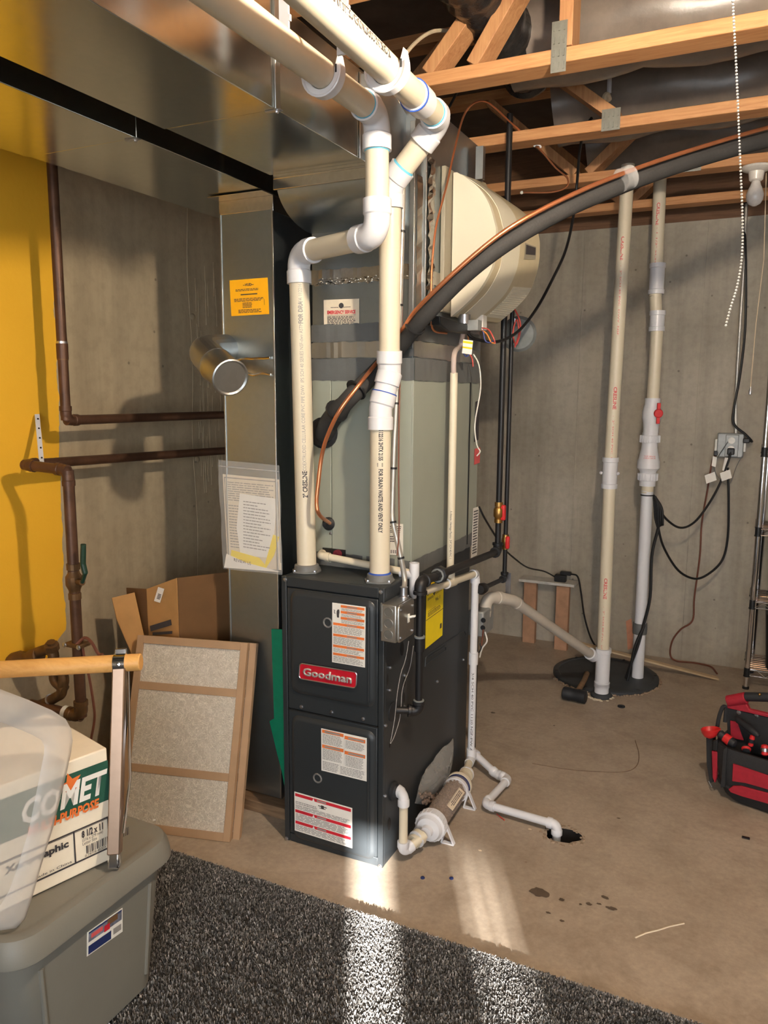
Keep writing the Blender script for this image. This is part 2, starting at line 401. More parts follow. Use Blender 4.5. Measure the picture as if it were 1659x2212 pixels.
class Fr:      # flat frame for stickers: origin top-left, s along the top, t downwards
    def __init__(s, tl, tr, bl):
        s.o = V(tl); s.X = V(tr)-V(tl); s.Y = V(bl)-V(tl); s.w = s.X.length; s.h = s.Y.length
        s.x = s.X.normalized(); s.y = s.Y.normalized(); s.n = s.y.cross(s.x).normalized()
        if s.n.dot(CAM-s.o) < 0: s.n = -s.n
    def p(s, a, b, n=0): return s.o+s.X*a+s.Y*b+s.n*n
    def slab(s, mb, a0, b0, a1, b1, n0, n1):
        return mb.prism([s.p(a0, b0, n0), s.p(a1, b0, n0), s.p(a1, b1, n0), s.p(a0, b1, n0)], s.n*(n1-n0))
    def quad(s, mb, a0, b0, a1, b1, n): return mb.add([s.p(a0, b0, n), s.p(a1, b0, n), s.p(a1, b1, n), s.p(a0, b1, n)], [(0, 1, 2, 3)])
    def fine(s, mb, a0, b0, a1, b1, rows, n=.0012, fill=.5, ragged=.15):   # lines of illegible small print
        for i in range(rows):
            y0 = b0+(b1-b0)*(i+.2)/rows; y1 = y0+(b1-b0)*fill/rows; x = a0
            end = a1-(a1-a0)*random.random()*ragged
            while x < end:
                wd = (a1-a0)*random.uniform(.05, .16); s.quad(mb, x, y0, min(x+wd, end), y1, n); x += wd+(a1-a0)*.018
        return mb
    def text(s, st, a, b, size, mat, parent, **k): return text(st, s.p(a, b, .001), s.x, -s.y, size, mat, parent, **k)
def rr_poly(w, h, r, k=5):
    out = []
    for cx, cy, a0 in ((w-r, h-r, 0), (r, h-r, 90), (r, r, 180), (w-r, r, 270)):
        for i in range(k+1):
            a = math.radians(a0+90*i/k); out.append((cx+r*math.cos(a), cy+r*math.sin(a)))
    return out
def screw(parent, p, n, r=.005, mat='zinc', name='screw'):
    mb = MB(); mb.lathe(p, n, [(-.001, r*1.35), (.001, r*1.35), (.0012, r), (.004, r*.9), (.0045, r*.4)], 8); return obj(name, mb, mat, parent)

# ---------------------------------------------------------------- the room
XL, XR, YB, YF, ZC = -1.2, 3.0, 2.42, -4.5, 2.76
HX, HY, HR = .452, .425, .058            # drain hole in the slab
fl = MB()
ring = [(HX+HR*(1+.18*math.sin(3*t)+.1*math.cos(5*t))*math.cos(t), HY+HR*(.85+.15*math.sin(2*t+1))*math.sin(t), 0) for t in [2*math.pi*i/24 for i in range(24)]]
sq = []
for i in range(24):
    t = 2*math.pi*i/24; c, s_ = math.cos(t), math.sin(t); k = .2/max(abs(c), abs(s_)); sq.append((HX+k*c, HY+k*s_, 0))
low = [(x, y, -.09) for x, y, z in ring]
fl.loft([sq, ring], False)
x0, x1, y0, y1 = HX-.2, HX+.2, HY-.2, HY+.2
for a in ((XL, YF, x0, YB), (x1, YF, XR, YB), (x0, YF, x1, y0), (x0, y1, x1, YB)):
    fl.add([(a[0], a[1], 0), (a[2], a[1], 0), (a[2], a[3], 0), (a[0], a[3], 0)], [(0, 1, 2, 3)])
floor = struct(obj('floor', fl, 'floor_concrete', sm=False, origin=(0, 0, 0)))
obj('drain_hole', MB().loft([[V(p)+V((0, 0, -.004)) for p in ring], low], False).add(low, [tuple(range(24))]).loft([ring, [V(p)+V((0, 0, -.004)) for p in ring]], False), 'hole', floor)  # walls coloured near black to carry the shade inside the hole
wl = struct(obj('wall_left', MB().box(XL-.2, YF, 0, XL, YB, ZC), 'concrete_left', sm=False, origin=(0, 0, 0)))
wb = struct(obj('wall_back', MB().box(XL-.2, YB, 0, XR+.2, YB+.2, 2.305), 'concrete', sm=False, origin=(0, 0, 0)))
wr = struct(obj('wall_right', MB().box(XR, YF, 0, XR+.2, YB, ZC), 'wall_paint', sm=False, origin=(0, 0, 0)))
# wall behind the photographer: unseen, slits added to shape the sun into floor strips
wf = MB()
S1, S2, S3, S4 = (2.250, 2.360, .25, 1.46), (2.612, 2.634, .25, 1.40), (2.658, 2.682, .25, 1.40), (2.708, 2.728, .25, 1.40)
xs = [XL-.2]+[q for S in (S1, S2, S3, S4) for q in S[:2]]+[XR+.2]
for i in range(0, len(xs), 2): wf.box(xs[i], YF-.02, 0, xs[i+1], YF, ZC)
for S in (S1, S2, S3, S4): wf.box(S[0], YF-.02, 0, S[1], YF, S[2]); wf.box(S[0], YF-.02, S[3], S[1], YF, ZC)
struct(obj('wall_front', wf, 'wall_paint', sm=False, origin=(0, 0, 0)))
# sill plate on top of the back wall, wall seams
struct(obj('trim_1', MB().box(XL, YB-.005, 2.305, XR, YB+.2, 2.40), 'plate_brown', origin=(0, 0, 0)))
struct(obj('trim_2', MB().box(XL, YB+.01, 2.40, XR, YB+.05, ZC), 'plate_brown', origin=(0, 0, 0)))
sm_ = MB()
pth = [(XL-.0012, .640+.008*math.sin(z*9), z) for z in [i*.08 for i in range(34)]]
sm_.tube(pth, .0035, 6)
for z in (1.74, 1.15, 2.2, .55): sm_.ball((XL, .655, z), .018, 10, 6, (.35, 1, .8))
obj('form_seam', sm_, 'concrete_left', wl)
sp_ = MB()
for i in range(60):
    y = random.uniform(.67, .83); z = random.uniform(1.0, 1.85); l = random.uniform(.04, .16)
    sp_.tube([(XL-.001, y, z), (XL-.0002, y+random.uniform(-.004, .004), z+l/2), (XL-.002, y, z+l)], random.uniform(.0022, .0038), 5)
s_o = obj('cement_ridges', sp_, 'concrete_left', wl); s_o['kind'] = 'stuff'
obj('form_seam', MB().tube([(.02, YB, .02), (.02, YB, 2.3)], .004, 6), 'concrete', wb)
obj('form_seam', MB().tube([(.64, YB, .02), (.635, YB, 2.3)], .003, 6), 'concrete', wb)
# ceiling deck with open-web floor trusses
ce = struct(obj('ceiling', MB().box(XL-.2, YF, ZC, XR+.2, YB+.2, ZC+.02), 'deck', sm=False, origin=(0, 0, 0)))
def nail_plate(parent, x, y, z, w_, h_):
    mb = MB().box(x-w_/2, y-.0015, z-h_/2, x+w_/2, y, z+h_/2)
    nx, nz = max(2, int(w_/.014)), max(2, int(h_/.03))
    for i in range(nx):
        for k in range(nz):
            px, pz = x-w_/2+(i+.5)*w_/nx, z-h_/2+(k+.5)*h_/nz
            mb.box(px-.0022, y-.005, pz-.009, px+.0022, y-.0014, pz+.009)
    return obj('nail_plate', mb, 'plate_steel', parent, sm=False)
ZB = 2.33
def truss(y, webs, plates):
    t = obj('floor_truss', MB().box(XL, y, ZB, XR, y+.089, ZB+.038), 'pine', ce, bev=.003)
    obj('top_chord', MB().box(XL, y, ZC-.04, XR, y+.089, ZC), 'pine', t, sm=False)
    for xa, xb in webs:
        d = V((xb-xa, 0, ZC-.04-ZB-.038)); c = V(((xa+xb)/2, y+.0445, (ZC-.04+ZB+.038)/2))
        a = d.normalized()
        obj('web', MB().obox(c, a, (0, 1, 0), a.cross(V((0, 1, 0))), d.length-.005, .088, .038), 'pine_z', t, bev=.002)
    for x, z, w_, h_ in plates: nail_plate(t, x, y-.001, z, w_, h_)
    return t
xv = PY(1222, 60, .30).x
truss(.30, [(xv, xv), (-.02, .30), (xv-.27, xv-.03), (1.9, 1.5), (-.9, -.5)], [(PY(1209, 70, .30).x, ZB+.04, .042, .13), (xv+.85, ZB+.03, .08, .06)])
xq = PY(1320, 255, .91).x
truss(.91, [(xq+.02, xq-.42), (1.6, 1.2), (-.6, -.2)], [(xq, ZB+.03, .062, .07)])
truss(1.55, [(.2, .6), (.15, -.25), (1.1, 1.5)], [(.62, ZB+.02, .07, .05)])
truss(2.13, [(.3, .7), (1.15, .75), (.25, -.15)], [])
truss(-.31, [(.5, .1), (.6, 1.0), (-.4, 0)], [])
truss(-.92, [(.5, .1), (.6, 1.0), (-.4, 0)], [])

# ================================================================ furnace
FW, FD, FH = .352, .74, .876
fu = thing('furnace', 'black steel upright gas furnace with red name badge and warning stickers', 'furnace', (-FW/2, FD/2, 0))
obj('cabinet', MB().box(-FW, .012, 0, 0, FD, FH), 'furnace_black', fu, bev=.004)
fm = MB()
fm.box(-FW, 0, 0, -FW+.018, .014, FH); fm.box(-.018, 0, 0, 0, .014, FH); fm.box(-FW+.018, 0, FH-.03, -.018, .014, FH); fm.box(-FW+.018, .002, 0, -.018, .014, .028)
obj('front_flange', fm, 'furnace_black', fu, bev=.002)
def raised_door(z0, z1, ez0, ez1, ex0, ex1):
    d = obj('door_panel', MB().box(-FW+.020, .0, z0, -.020, .013, z1), 'furnace_black', fu, bev=.003)
    rings = []
    for off, dep in ((0, -.0002), (.003, -.004), (.012, -.009), (.016, -.0095)):
        rings.append([V((ex0+off+x, dep, ez0+off+z)) for x, z in rr_poly(ex1-ex0-2*off, ez1-ez0-2*off, .03-off*.6, 6)])
    mb = MB().loft(rings, True)
    o = obj('raised_face', mb, 'furnace_black', d, ang=60)
    rx = PY(796, 1500, -.01).x
    # pressed groove along the right edge of the raised face
    obj('pressed_rib', MB().tube([(rx, -.009, ez0+.02), (rx, -.0105, ez0+.03), (rx, -.0105, ez1-.04), (rx, -.009, ez1-.02)], .0028, 8), 'furnace_black', d)
    return d
eU = (PY(628, 1276, -.005), PY(814, 1300, -.005), PY(812, 1530, -.005))
zs = PY(716, 1541, 0).z
du = raised_door(zs-.012, FH-.034, PY(716, 1512, 0).z, PY(716, 1285, 0).z, -FW+.032, PY(812, 1400, 0).x)
dl = raised_door(.030, zs-.016, PY(716, 1832, 0).z, PY(716, 1560, 0).z, -FW+.032, PY(812, 1700, 0).x)
# black seams
obj('seam', MB().box(-FW+.018, -.0005, zs-.0155, -.018, .002, zs-.0125), 'dark_seam', fu)
for u, v in ((616, 1252), (822.5, 1279), (651, 1527), (716, 1539), (784, 1553), (619, 1811), (821, 1871)):
    screw(fu, PY(u, v, -.001 if v not in (1527, 1539, 1553) else -.001), (0, -1, 0), .0048)
for u, v in ((843, 1442), (842, 1491), (874, 1459), (873, 1526), (945, 1472), (1001, 1425), (833, 1567), (832, 1719)):
    screw(fu, PX(u, v, .001), (1, 0, 0), .0042)
# sight ports
for d, (u, v) in ((du, (708, 1345)), (dl, (686, 1681))):
    p = PY(u, v, -.010)
    obj('sight_port', MB().lathe(p, (0, -1, 0), [(-.004, .016), (.002, .016), (.0035, .0135), (.002, .0115), (-.002, .011), (-.002, .001)], 20), 'abs_grey', d)
# side knock-outs, pressed outline
for u, v, rz, ry in ((837.5, 1468, .018, .006), (874, 1473, .016, .007), (873, 1507, .018, .007), (869, 1402, .022, .012), (841, 1780, .020, .011), (846, 1537, .03, .014), (842, 1610, .008, .005)):
    c = PX(u, v, .0012); obj('knockout', MB().add([c+V((0, ry*math.cos(t), rz*math.sin(t))) for t in [2*math.pi*i/16 for i in range(16)]], [tuple(range(16))]), 'hole', fu)
pr = [PX(u, v, .0005) for u, v in ((918, 1440), (919, 1421), (925, 1415), (1003, 1362), (1006, 1370))]
obj('pressed_rib', MB().tube(pr, .003, 6, .01), 'furnace_black', fu)
pr = [PX(u, v, .0005) for u, v in ((919, 1424), (962, 1396), (963, 1404), (921, 1434))]
obj('pressed_rib', MB().tube(pr, .0025, 6, .01), 'furnace_black', fu)
# badge
f = Fr(PY(650, 1431, -.0105), PY(773, 1451, -.0105), PY(648.5, 1464, -.0105))
bd = MB(); pl = rr_poly(f.w, f.h, .010); bd.prism([f.o+f.x*x+f.y*y+f.n*.001 for x, y in pl], f.n*.005)
badge = obj('name_badge', bd, 'red_badge', fu, bev=.001)
pl2 = [f.o+f.x*x+f.y*y+f.n*.0062 for x, y in pl]
obj('badge_rim', MB().tube(pl2+[pl2[0]], .0018, 6), 'zinc', badge)
t = text('Goodman', f.p(.5, .72, .0065), f.x, -f.y, .030, 'badge_silver', badge, width=f.w*.86, align='CENTER', bold=.0008, height=f.h*.52)
md = t.modifiers.new('raise', 'SOLIDIFY'); md.thickness = .003; md.offset = 1
# stickers on the doors
def sticker(parent, tl, tr, bl, mat='paper', name='warning_sticker', lift=.0):
    f = Fr(tl, tr, bl); mb = MB(); f.slab(mb, 0, 0, 1, 1, 0, .0007); return f, obj(name, mb, mat, parent, sm=False)
f, s = sticker(du, PY(718, 1301.5, -.0098), PY(790, 1311, -.0098), PY(717.5, 1430, -.0098))
bars = MB(); ink = MB()
f.quad(bars, .26, .02, .97, .062, .001)
for y in (.115, .215): f.quad(bars, .26, y, .97, y+.042, .001)
for y in (.325, .51, .695, .83): f.quad(bars, .03, y, .97, y+.042, .001)
f.fine(ink, .28, .07, .95, .11, 3); f.fine(ink, .28, .163, .95, .21, 3); f.fine(ink, .28, .262, .95, .318, 4)
for y0, y1, n in ((.375, .50, 8), (.56, .685, 8), (.745, .82, 5), (.88, .985, 7)): f.fine(ink, .04, y0, .95, y1, n)
for y in (.041, .136, .236, .346, .531, .716, .851): f.quad(ink, .45, y-.008, .75, y+.010, .0013)
obj('orange_bars', bars, 'orange', s, sm=False); obj('fine_print', ink, 'ink_light', s, sm=False)
hand = MB(); hand.prism([f.p(a, b, .001) for a, b in ((.15, .235), (.21, .235), (.21, .19), (.225, .14), (.215, .10), (.17, .10), (.14, .13), (.135, .17))], f.n*.0003)
hand.prism([f.p(a, b, .001) for a, b in ((.05, .11), (.09, .125), (.07, .15), (.10, .175), (.085, .18), (.05, .152), (.07, .128), (.045, .117))], f.n*.0003)
obj('hand_symbol', hand, 'ink', s, sm=False)
f, s = sticker(dl, PY(694, 1573, -.0098), PY(792.5, 1594.5, -.0098), PY(694.5, 1664, -.0098))
bars = MB(); ink = MB()
f.quad(bars, .02, .02, .50, .095, .001); f.quad(bars, .52, .05, .97, .13, .001); f.quad(bars, .02, .37, .50, .45, .001); f.quad(bars, .52, .40, .97, .48, .001)
f.fine(ink, .03, .11, .49, .35, 9); f.fine(ink, .54, .15, .95, .34, 7); f.fine(ink, .03, .46, .48, .72, 9); f.fine(ink, .54, .50, .95, .76, 9)
f.fine(ink, .03, .76, .40, .97, 6); f.fine(ink, .43, .78, .96, .97, 6)
for a, b in ((.08, .058), (.6, .09), (.08, .41), (.6, .44)): f.quad(ink, a, b-.02, a+.34, b+.018, .0013)
for a in ((.512, .1, .516, .75), (.42, .74, .424, .98)): f.quad(ink, *a, .001)
obj('orange_bars', bars, 'orange', s, sm=False); obj('fine_print', ink, 'ink_light', s, sm=False)
f, s = sticker(dl, PY(636, 1709.5, -.0098), PY(761, 1745.5, -.0098), PY(637, 1793.5, -.0098))
bars = MB(); ink = MB(); sy = MB()
for y in (.03, .44, .73): f.quad(bars, .015, y, .98, y+.075, .001)
f.fine(ink, .02, .22, .42, .30, 2); f.fine(ink, .02, .31, .97, .42, 4); f.fine(ink, .02, .53, .97, .71, 6); f.fine(ink, .02, .82, .97, .97, 6)
for y in (.068, .478, .768):
    f.quad(ink, .40, y-.02, .56, y+.02, .0013); obj('triangle_symbol', MB().add([f.p(.32, y+.035, .0014), f.p(.36, y+.035, .0014), f.p(.34, y-.04, .0014)], [(0, 1, 2)]), 'paper', s, sm=False)
obj('red_bars', bars, 'danger_red', s, sm=False); obj('fine_print', ink, 'ink_light', s, sm=False)
bl = MB()
for a in ((.47, .15, .52, .24), (.42, .17, .48, .19), (.51, .17, .57, .19), (.44, .22, .55, .235)): f.quad(bl, *a, .0013)
obj('hand_symbol', bl, 'ink', s, sm=False)
# energy label on the side
f, s = sticker(fu, PX(921.5, 1262, .0012), PX(958.5, 1239, .0012), PX(918.5, 1402, .0012), 'yellow', 'energy_label')
ink = MB()
f.quad(ink, .0, .555, 1, .565, .001); f.fine(ink, .06, .23, .4, .27, 2); f.fine(ink, .5, .20, .95, .25, 3); f.fine(ink, .1, .46, .9, .53, 3); f.quad(ink, .1, .44, .55, .446, .001)
ink.add([f.p(.36, .20, .001), f.p(.52, .20, .001), f.p(.44, .26, .001)], [(0, 1, 2)]); f.quad(ink, .83, .78, .93, .86, .001)
obj('fine_print', ink, 'ink', s, sm=False)
f.text('ENERGYGUIDE', .02, .18, .028, 'ink', s, width=f.w*.96, bold=.0006)
f.text('96.1', .5, .36, .018, 'ink', s, width=f.w*.28)
# vent flanges with screws
def vent_flange(c, blue):
    a = math.radians(20)
    pts = [V((c.x+.052*math.cos(a+t)*(1 if i % 2 else .88), c.y+.052*math.sin(a+t)*(1 if i % 2 else .88), FH)) for i, t in enumerate([2*math.pi*k/8 for k in range(8)])]
    mb = MB().prism(pts, (0, 0, .006)); mb.lathe((c.x, c.y, FH), (0, 0, 1), [(.004, .040), (.022, .038), (.024, .034)], 24)
    fl_ = obj('vent_flange', mb, 'abs_grey', fu, bev=.001)
    for k in range(4):
        p = pts[2*k+1]; screw(fl_, (c.x+(p.x-c.x)*.86, c.y+(p.y-c.y)*.86, FH+.006), (0, 0, 1), .0045)
VA, VB = V((-.316, .092, FH)), V((-.054, .080, FH))
vent_flange(VA, 0); vent_flange(VB, 1)
# loose igniter wires hanging down the side
for pts in (((883, 1385), (876, 1425), (866, 1455), (858, 1500), (853, 1550), (846, 1590), (843, 1606)), ((893, 1395), (886, 1440), (873, 1475), (868, 1500), (864, 1550), (852, 1590), (844, 1606))):
    obj('wire', MB().tube(smooth_path([PX(u, v, .006) for u, v in pts], 4), .0013, 5), 'ink_light', fu)
# return side grommets where the drain leaves
obj('drain_grommet', MB().lathe(PX(849, 1708, .0), (1, 0, 0), [(0, .03), (.006, .03), (.01, .024), (.02, .022)], 18), 'black_rubber', fu)
obj('gas_grommet', MB().lathe(PX(848, 1537, .0), (1, 0, 0), [(0, .03), (.003, .03), (.004, .02)], 18), 'black_rubber', fu)

# ================================================================ evaporator coil cabinet on top of the furnace
CY0, CY1, CZ0, CZ1 = .195, .80, FH, 1.535
co = thing('coil_cabinet', 'grey-green painted evaporator coil cabinet standing on the black furnace', 'coil cabinet', (-FW/2, .5, CZ0))
obj('casing', MB().box(-FW, CY0+.006, CZ0, 0, CY1, CZ1), 'coil_paint', co, bev=.003)
xsm = PY(716, 900, CY0).x
obj('front_panel', MB().box(-FW, CY0-.002, CZ0+.01, xsm-.001, CY0+.008, CZ1), 'coil_paint', co, bev=.002)
obj('front_panel', MB().box(xsm+.001, CY0-.002, CZ0+.01, -.004, CY0+.008, CZ1), 'coil_paint', co, bev=.002)
obj('corner_edge', MB().box(-.004, CY0-.003, CZ0+.01, .0015, CY0+.012, CZ1), 'coil_paint', co, bev=.001)
ysm = PX(1012, 1000, .0).y
obj('panel_seam', MB().box(-.001, ysm-.004, CZ0+.01, .0025, ysm+.004, CZ1-.04), 'dark_seam', co)
screw(co, PY(714, 1152, CY0-.002), (0, -1, 0), .004)
# tape round the foot and along the top
def wrap_tape(parent, z0, z1, mat, name, y0=CY0, x1=0., y1=CY1, lift=.002):
    mb = MB(); n = 26; rings = []
    for (xa, ya, xb, yb, nx, ny) in ((-FW-.001, y0-lift, x1+lift, y0-lift, 0, -1), (x1+lift, y0-lift, x1+lift, y1, 1, 0)):
        top = []; bot = []
        for i in range(n+1):
            t = i/n; j = random.uniform(-.0006, .0012)
            top.append(V((xa+(xb-xa)*t+nx*j, ya+(yb-ya)*t+ny*j, z1+random.uniform(-.002, .002)))); bot.append(V((xa+(xb-xa)*t+nx*j, ya+(yb-ya)*t+ny*j, z0+random.uniform(-.002, .002))))
        mb.loft([bot, top], False, False)
    return obj(name, mb, mat, parent, sm=False)
wrap_tape(co, FH-.004, FH+.045, 'duct_tape', 'foot_tape')
wrap_tape(co, PY(740, 822, CY0).z, PY(740, 775, CY0).z, 'duct_tape', 'top_tape', lift=.003)
f, s = sticker(co, PY(838, 1131, CY0-.0035), PY(871, 1132, CY0-.0035), PY(838, 1198, CY0-.0035), 'paper', 'data_label')
ink = MB(); f.fine(ink, .1, .06, .9, .3, 4); f.fine(ink, .1, .38, .6, .6, 3)
for i in range(9): f.quad(ink, .2+.07*i, .84, .2+.07*i+(.02 if i % 2 else .045), .95, .001)
obj('fine_print', ink, 'ink', s, sm=False)
f, s = sticker(co, PX(1022, 1098, .0025), PX(1034, 1094, .0025), PX(1018, 1205, .0025), 'paper', 'data_label'); ink = MB(); f.fine(ink, .1, .05, .9, .95, 16); obj('fine_print', ink, 'ink', s, sm=False)
f, s = sticker(co, PX(1027, 868, .0025), PX(1036, 864, .0025), PX(1024, 955, .0025), 'ink', 'warning_label')
f, s = sticker(co, PX(1025, 970, .0025), PX(1037, 966, .0025), PX(1024, 1004, .0025), 'ink_red', 'warning_label')
# access ports: grommet disc, drain port, capped red port
obj('line_grommet', MB().lathe(PY(711, 1131, CY0-.002), (0, -1, 0), [(0, .021), (.006, .022), (.012, .017), (.02, .010), (.03, .008)], 20), 'black_rubber', co)
obj('line_grommet', MB().lathe(PY(700, 935, CY0-.002), (0, -1, 0), [(0, .05), (.01, .05), (.02, .04)], 20), 'black_rubber', co)
p = PY(712, 1193, CY0-.001); obj('port_plate', MB().box(p.x-.025, CY0-.004, p.z-.012, p.x+.06, CY0, p.z+.014), 'black_plastic', co)
obj('drain_plug', MB().lathe(PY(731, 1196, CY0-.003), (0, -1, 0), [(0, .014), (.012, .014), (.012, .009), (.016, .009)], 14), 'maroon', co)

# ================================================================ supply plenum and ducts
PZ1, TZ = 1.92, 2.045
TX0, TX1 = -.372, -.060
PXR = -.004
pl = thing('supply_plenum', 'galvanized sheet-metal supply plenum with curved throat above the coil cabinet', 'duct', (-FW/2, .5, CZ1))
prof = [(CY1, CZ1), (CY0, CZ1), (CY0, PZ1)]
obj('plenum_body', MB().box(-FW, CY0+.002, CZ1, PXR, CY1, 2.28), 'galv', pl, bev=.002)
mb = MB(); TY = .0; cv = []
for i in range(13):
    a = math.pi/2*i/12; cv.append((CY0+.002-(CY0-TY)*math.sin(a), TZ-.01-(TZ-.01-PZ1)*math.cos(a)))
cv += [(TY, TZ), (TY, 2.27)]
hz = [(CY0+.002, 2.28)]
poly = cv+[(.06, 2.27), (CY0+.01, 2.22), (CY0+.01, PZ1)]
mb.loft([[V((-FW, y, z)) for y, z in poly], [V((PXR-.03, y, z)) for y, z in poly]], True)
obj('curved_throat', mb, 'galv', pl, ang=30)
tp = MB(); tp.box(-FW-.006, TY-.004, TZ-.04, PXR-.026, TY+.004, TZ+.003); tp.box(-FW-.004, TY-.006, TZ-.012, PXR-.027, TY-.003, TZ-.006)
obj('foil_tape', tp, 'tape_foil', pl, bev=.002)
zq = lambda v: PY(740, v, CY0).z
for z0, z1, nm in ((zq(612), zq(580), 'foil_tape'),):
    wrap_tape(pl, z0, z1, 'tape_foil', nm, y0=CY0+.001, x1=PXR)
cr = MB()
for i in range(70):
    x = random.uniform(-FW+.02, PXR-.01); z = zq(606)+random.uniform(-.012, .008); cr.obox((x, CY0-.0035, z), (1, 0, random.uniform(-.5, .5)), (0, 1, 0), (0, 0, 1), random.uniform(.008, .03), .004, random.uniform(.001, .004))
obj('tape_crinkle', cr, 'tape_foil', pl, sm=False)
wrap_tape(pl, zq(738), zq(700), 'duct_tape', 'duct_tape_band', y0=CY0-.001, x1=PXR+.003)
wrap_tape(pl, zq(773), zq(739), 'steel', 'bare_metal_strip', y0=CY0, x1=PXR+.002)
# standing seams and foil on the right side
obj('standing_seam', MB().box(PXR-.012, CY0-.010, CZ1+.03, PXR+.004, CY0+.004, 2.2), 'galv_plain', pl, bev=.001)
yb_ = PX(931, 500, .0).y
ft = MB(); zz = [1.64+i*.0125 for i in range(40)]
ft.loft([[V((PXR+.002+random.uniform(0, .012), yb_-.028+random.uniform(-.003, .003), z)) for z in zz], [V((PXR+.003+random.uniform(0, .012), yb_-.008+random.uniform(-.005, .005), z)) for z in zz], [V((PXR+.003+random.uniform(0, .012), yb_+.012+random.uniform(-.005, .005), z)) for z in zz], [V((PXR+.002+random.uniform(0, .004), yb_+.028+random.uniform(-.003, .003), z)) for z in zz]], False, False)
o = obj('foil_tape', ft, 'tape_foil', pl, sm=False)
ft = MB(); zz = [1.68+i*.02 for i in range(20)]; yq = PX(889, 500, 0).y
ft.loft([[V((PXR+.001+random.uniform(0, .004), CY0+.012+random.uniform(-.002, .002), z)) for z in zz], [V((PXR+.004+random.uniform(0, .004), CY0+.045, z)) for z in zz]], False, False)
obj('foil_tape', ft, 'tape_foil', pl, sm=False)
obj('standing_seam', MB().box(PXR-.002, yb_-.055, 1.64, PXR+.010, yb_-.047, 2.25), 'galv_plain', pl, bev=.001)
f, s = sticker(pl, PY(699.5, 648, CY0), PY(776, 645, CY0), PY(700, 702, CY0), 'paper_old', 'service_sticker')
ink = MB(); f.fine(ink, .1, .66, .9, 1.0, 6, fill=.6); f.quad(ink, .1, .62, .9, .635, .001); f.fine(ink, .2, .29, .45, .34, 1); f.fine(ink, .56, .29, .8, .34, 1)
ink.add([f.p(.5+.07*math.cos(t), .25+.11*math.sin(t), .001) for t in [2*math.pi*i/14 for i in range(14)]], [tuple(range(14))])
obj('fine_print', ink, 'ink', s, sm=False)
f.text('EMERGENCY SERVICE', .1, .57, .014, 'danger_red', s, width=f.w*.8, bold=.0006)

def cleat(parent, p, ax=(0, 1, 0)):
    mb = MB().box(p.x-.022, p.y-.006, p.z-.003, p.x+.018, p.y+.006, p.z-.0005); o = obj('cleat_tab', mb, 'zinc', parent, sm=False); screw(o, (p.x+.006, p.y, p.z-.003), (0, 0, -1), .0045)
tr = thing('supply_trunk_duct', 'galvanized supply trunk duct at the ceiling beside the white vent pipes', 'duct', ((TX0+TX1)/2, -1.5, TZ))
yj = PX(596, 200, TX1).y
obj('duct_section', MB().box(TX0, -4.3, TZ, TX1, yj-.002, 2.27), 'galv_shiny', tr, bev=.0015)
obj('duct_section', MB().box(TX0+.002, yj+.002, TZ+.002, TX1-.002, TY, 2.268), 'galv_shiny', tr, bev=.0015)
obj('drive_cleat', MB().box(TX1-.001, yj-.010, TZ-.002, TX1+.006, yj+.010, 2.27), 'galv_plain', tr, bev=.002)
cleat(tr, V((TX1-.004, yj, TZ)))
yk = PX(781, 290, TX1).y
obj('foil_tape', MB().box(TX1-.001, min(yk, TY-.03)-.012, TZ+.0, TX1+.002, TY, 2.26), 'tape_foil', tr, bev=.001)
RZ = 2.035
RX0, RX1 = -.825, -.455
rt = thing('return_trunk_duct', 'galvanized return trunk duct at the ceiling along the left wall', 'duct', ((RX0+RX1)/2, -1.5, RZ))
yj2 = PZ(372, 285, RZ).y
obj('duct_section', MB().box(RX0, -4.3, RZ, RX1, yj2-.002, 2.27), 'galv_shiny', rt, bev=.0015)
obj('duct_section', MB().box(RX0+.002, yj2+.002, RZ+.002, RX1-.002, .86, 2.27), 'galv_shiny', rt, bev=.0015)
cleat(rt, V((RX1-.01, yj2, RZ))); cleat(rt, V((RX0+.02, .37, RZ+.002)))
DX0, DX1, DY0, DY1 = -.655, -.455, .14, .80
dr = thing('return_drop_duct', 'tall galvanized return drop duct left of the furnace with an orange sticker', 'duct', ((DX0+DX1)/2, .45, .05))
obj('duct_body', MB().box(DX0, DY0, .045, DX1, DY1, RZ-.001), 'galv', dr, bev=.002)
tp = MB(); zt = [RZ-.048, RZ-.03, RZ-.012, RZ-.002]
tp.box(DX0-.003, DY0-.003, RZ-.045, DX1+.003, DY0, RZ-.003); tp.box(DX1, DY0-.003, RZ-.05, DX1+.003, DY1, RZ-.003); tp.box(DX0-.003, DY0-.06, RZ-.0035, DX1+.004, DY0, RZ-.0005)
obj('foil_tape', tp, 'cardboard', dr) if False else obj('foil_tape', tp, 'tape_foil', dr, bev=.002)
obj('corner_seam', MB().box(DX1-.004, DY0-.005, .05, DX1+.002, DY0+.003, RZ-.04), 'steel', dr, bev=.001)
obj('corner_seam', MB().box(DX0-.002, DY0-.003, .05, DX0+.003, DY0+.003, RZ-.04), 'galv_plain', dr, bev=.001)
zt = PY(560, 793, DY0).z
tp = MB()
for k in range(2): 
    z = zt+(.026 if k else -.022); tp.tube(smooth_path([(DX0+.03+i*.022, DY0-.003-random.uniform(0, .003), z+random.uniform(-.004, .004)) for i in range(8)], 2), .004, 6)
tp.box(DX0+.01, DY0-.002, zt-.024, DX1, DY0, zt+.024)
obj('foil_tape', tp, 'tape_foil', dr)
f, s = sticker(dr, PY(496, 606, DY0-.0004), PY(578, 599.5, DY0-.0004), PY(500, 683, DY0-.0004), 'sticker_orange', 'service_sticker')
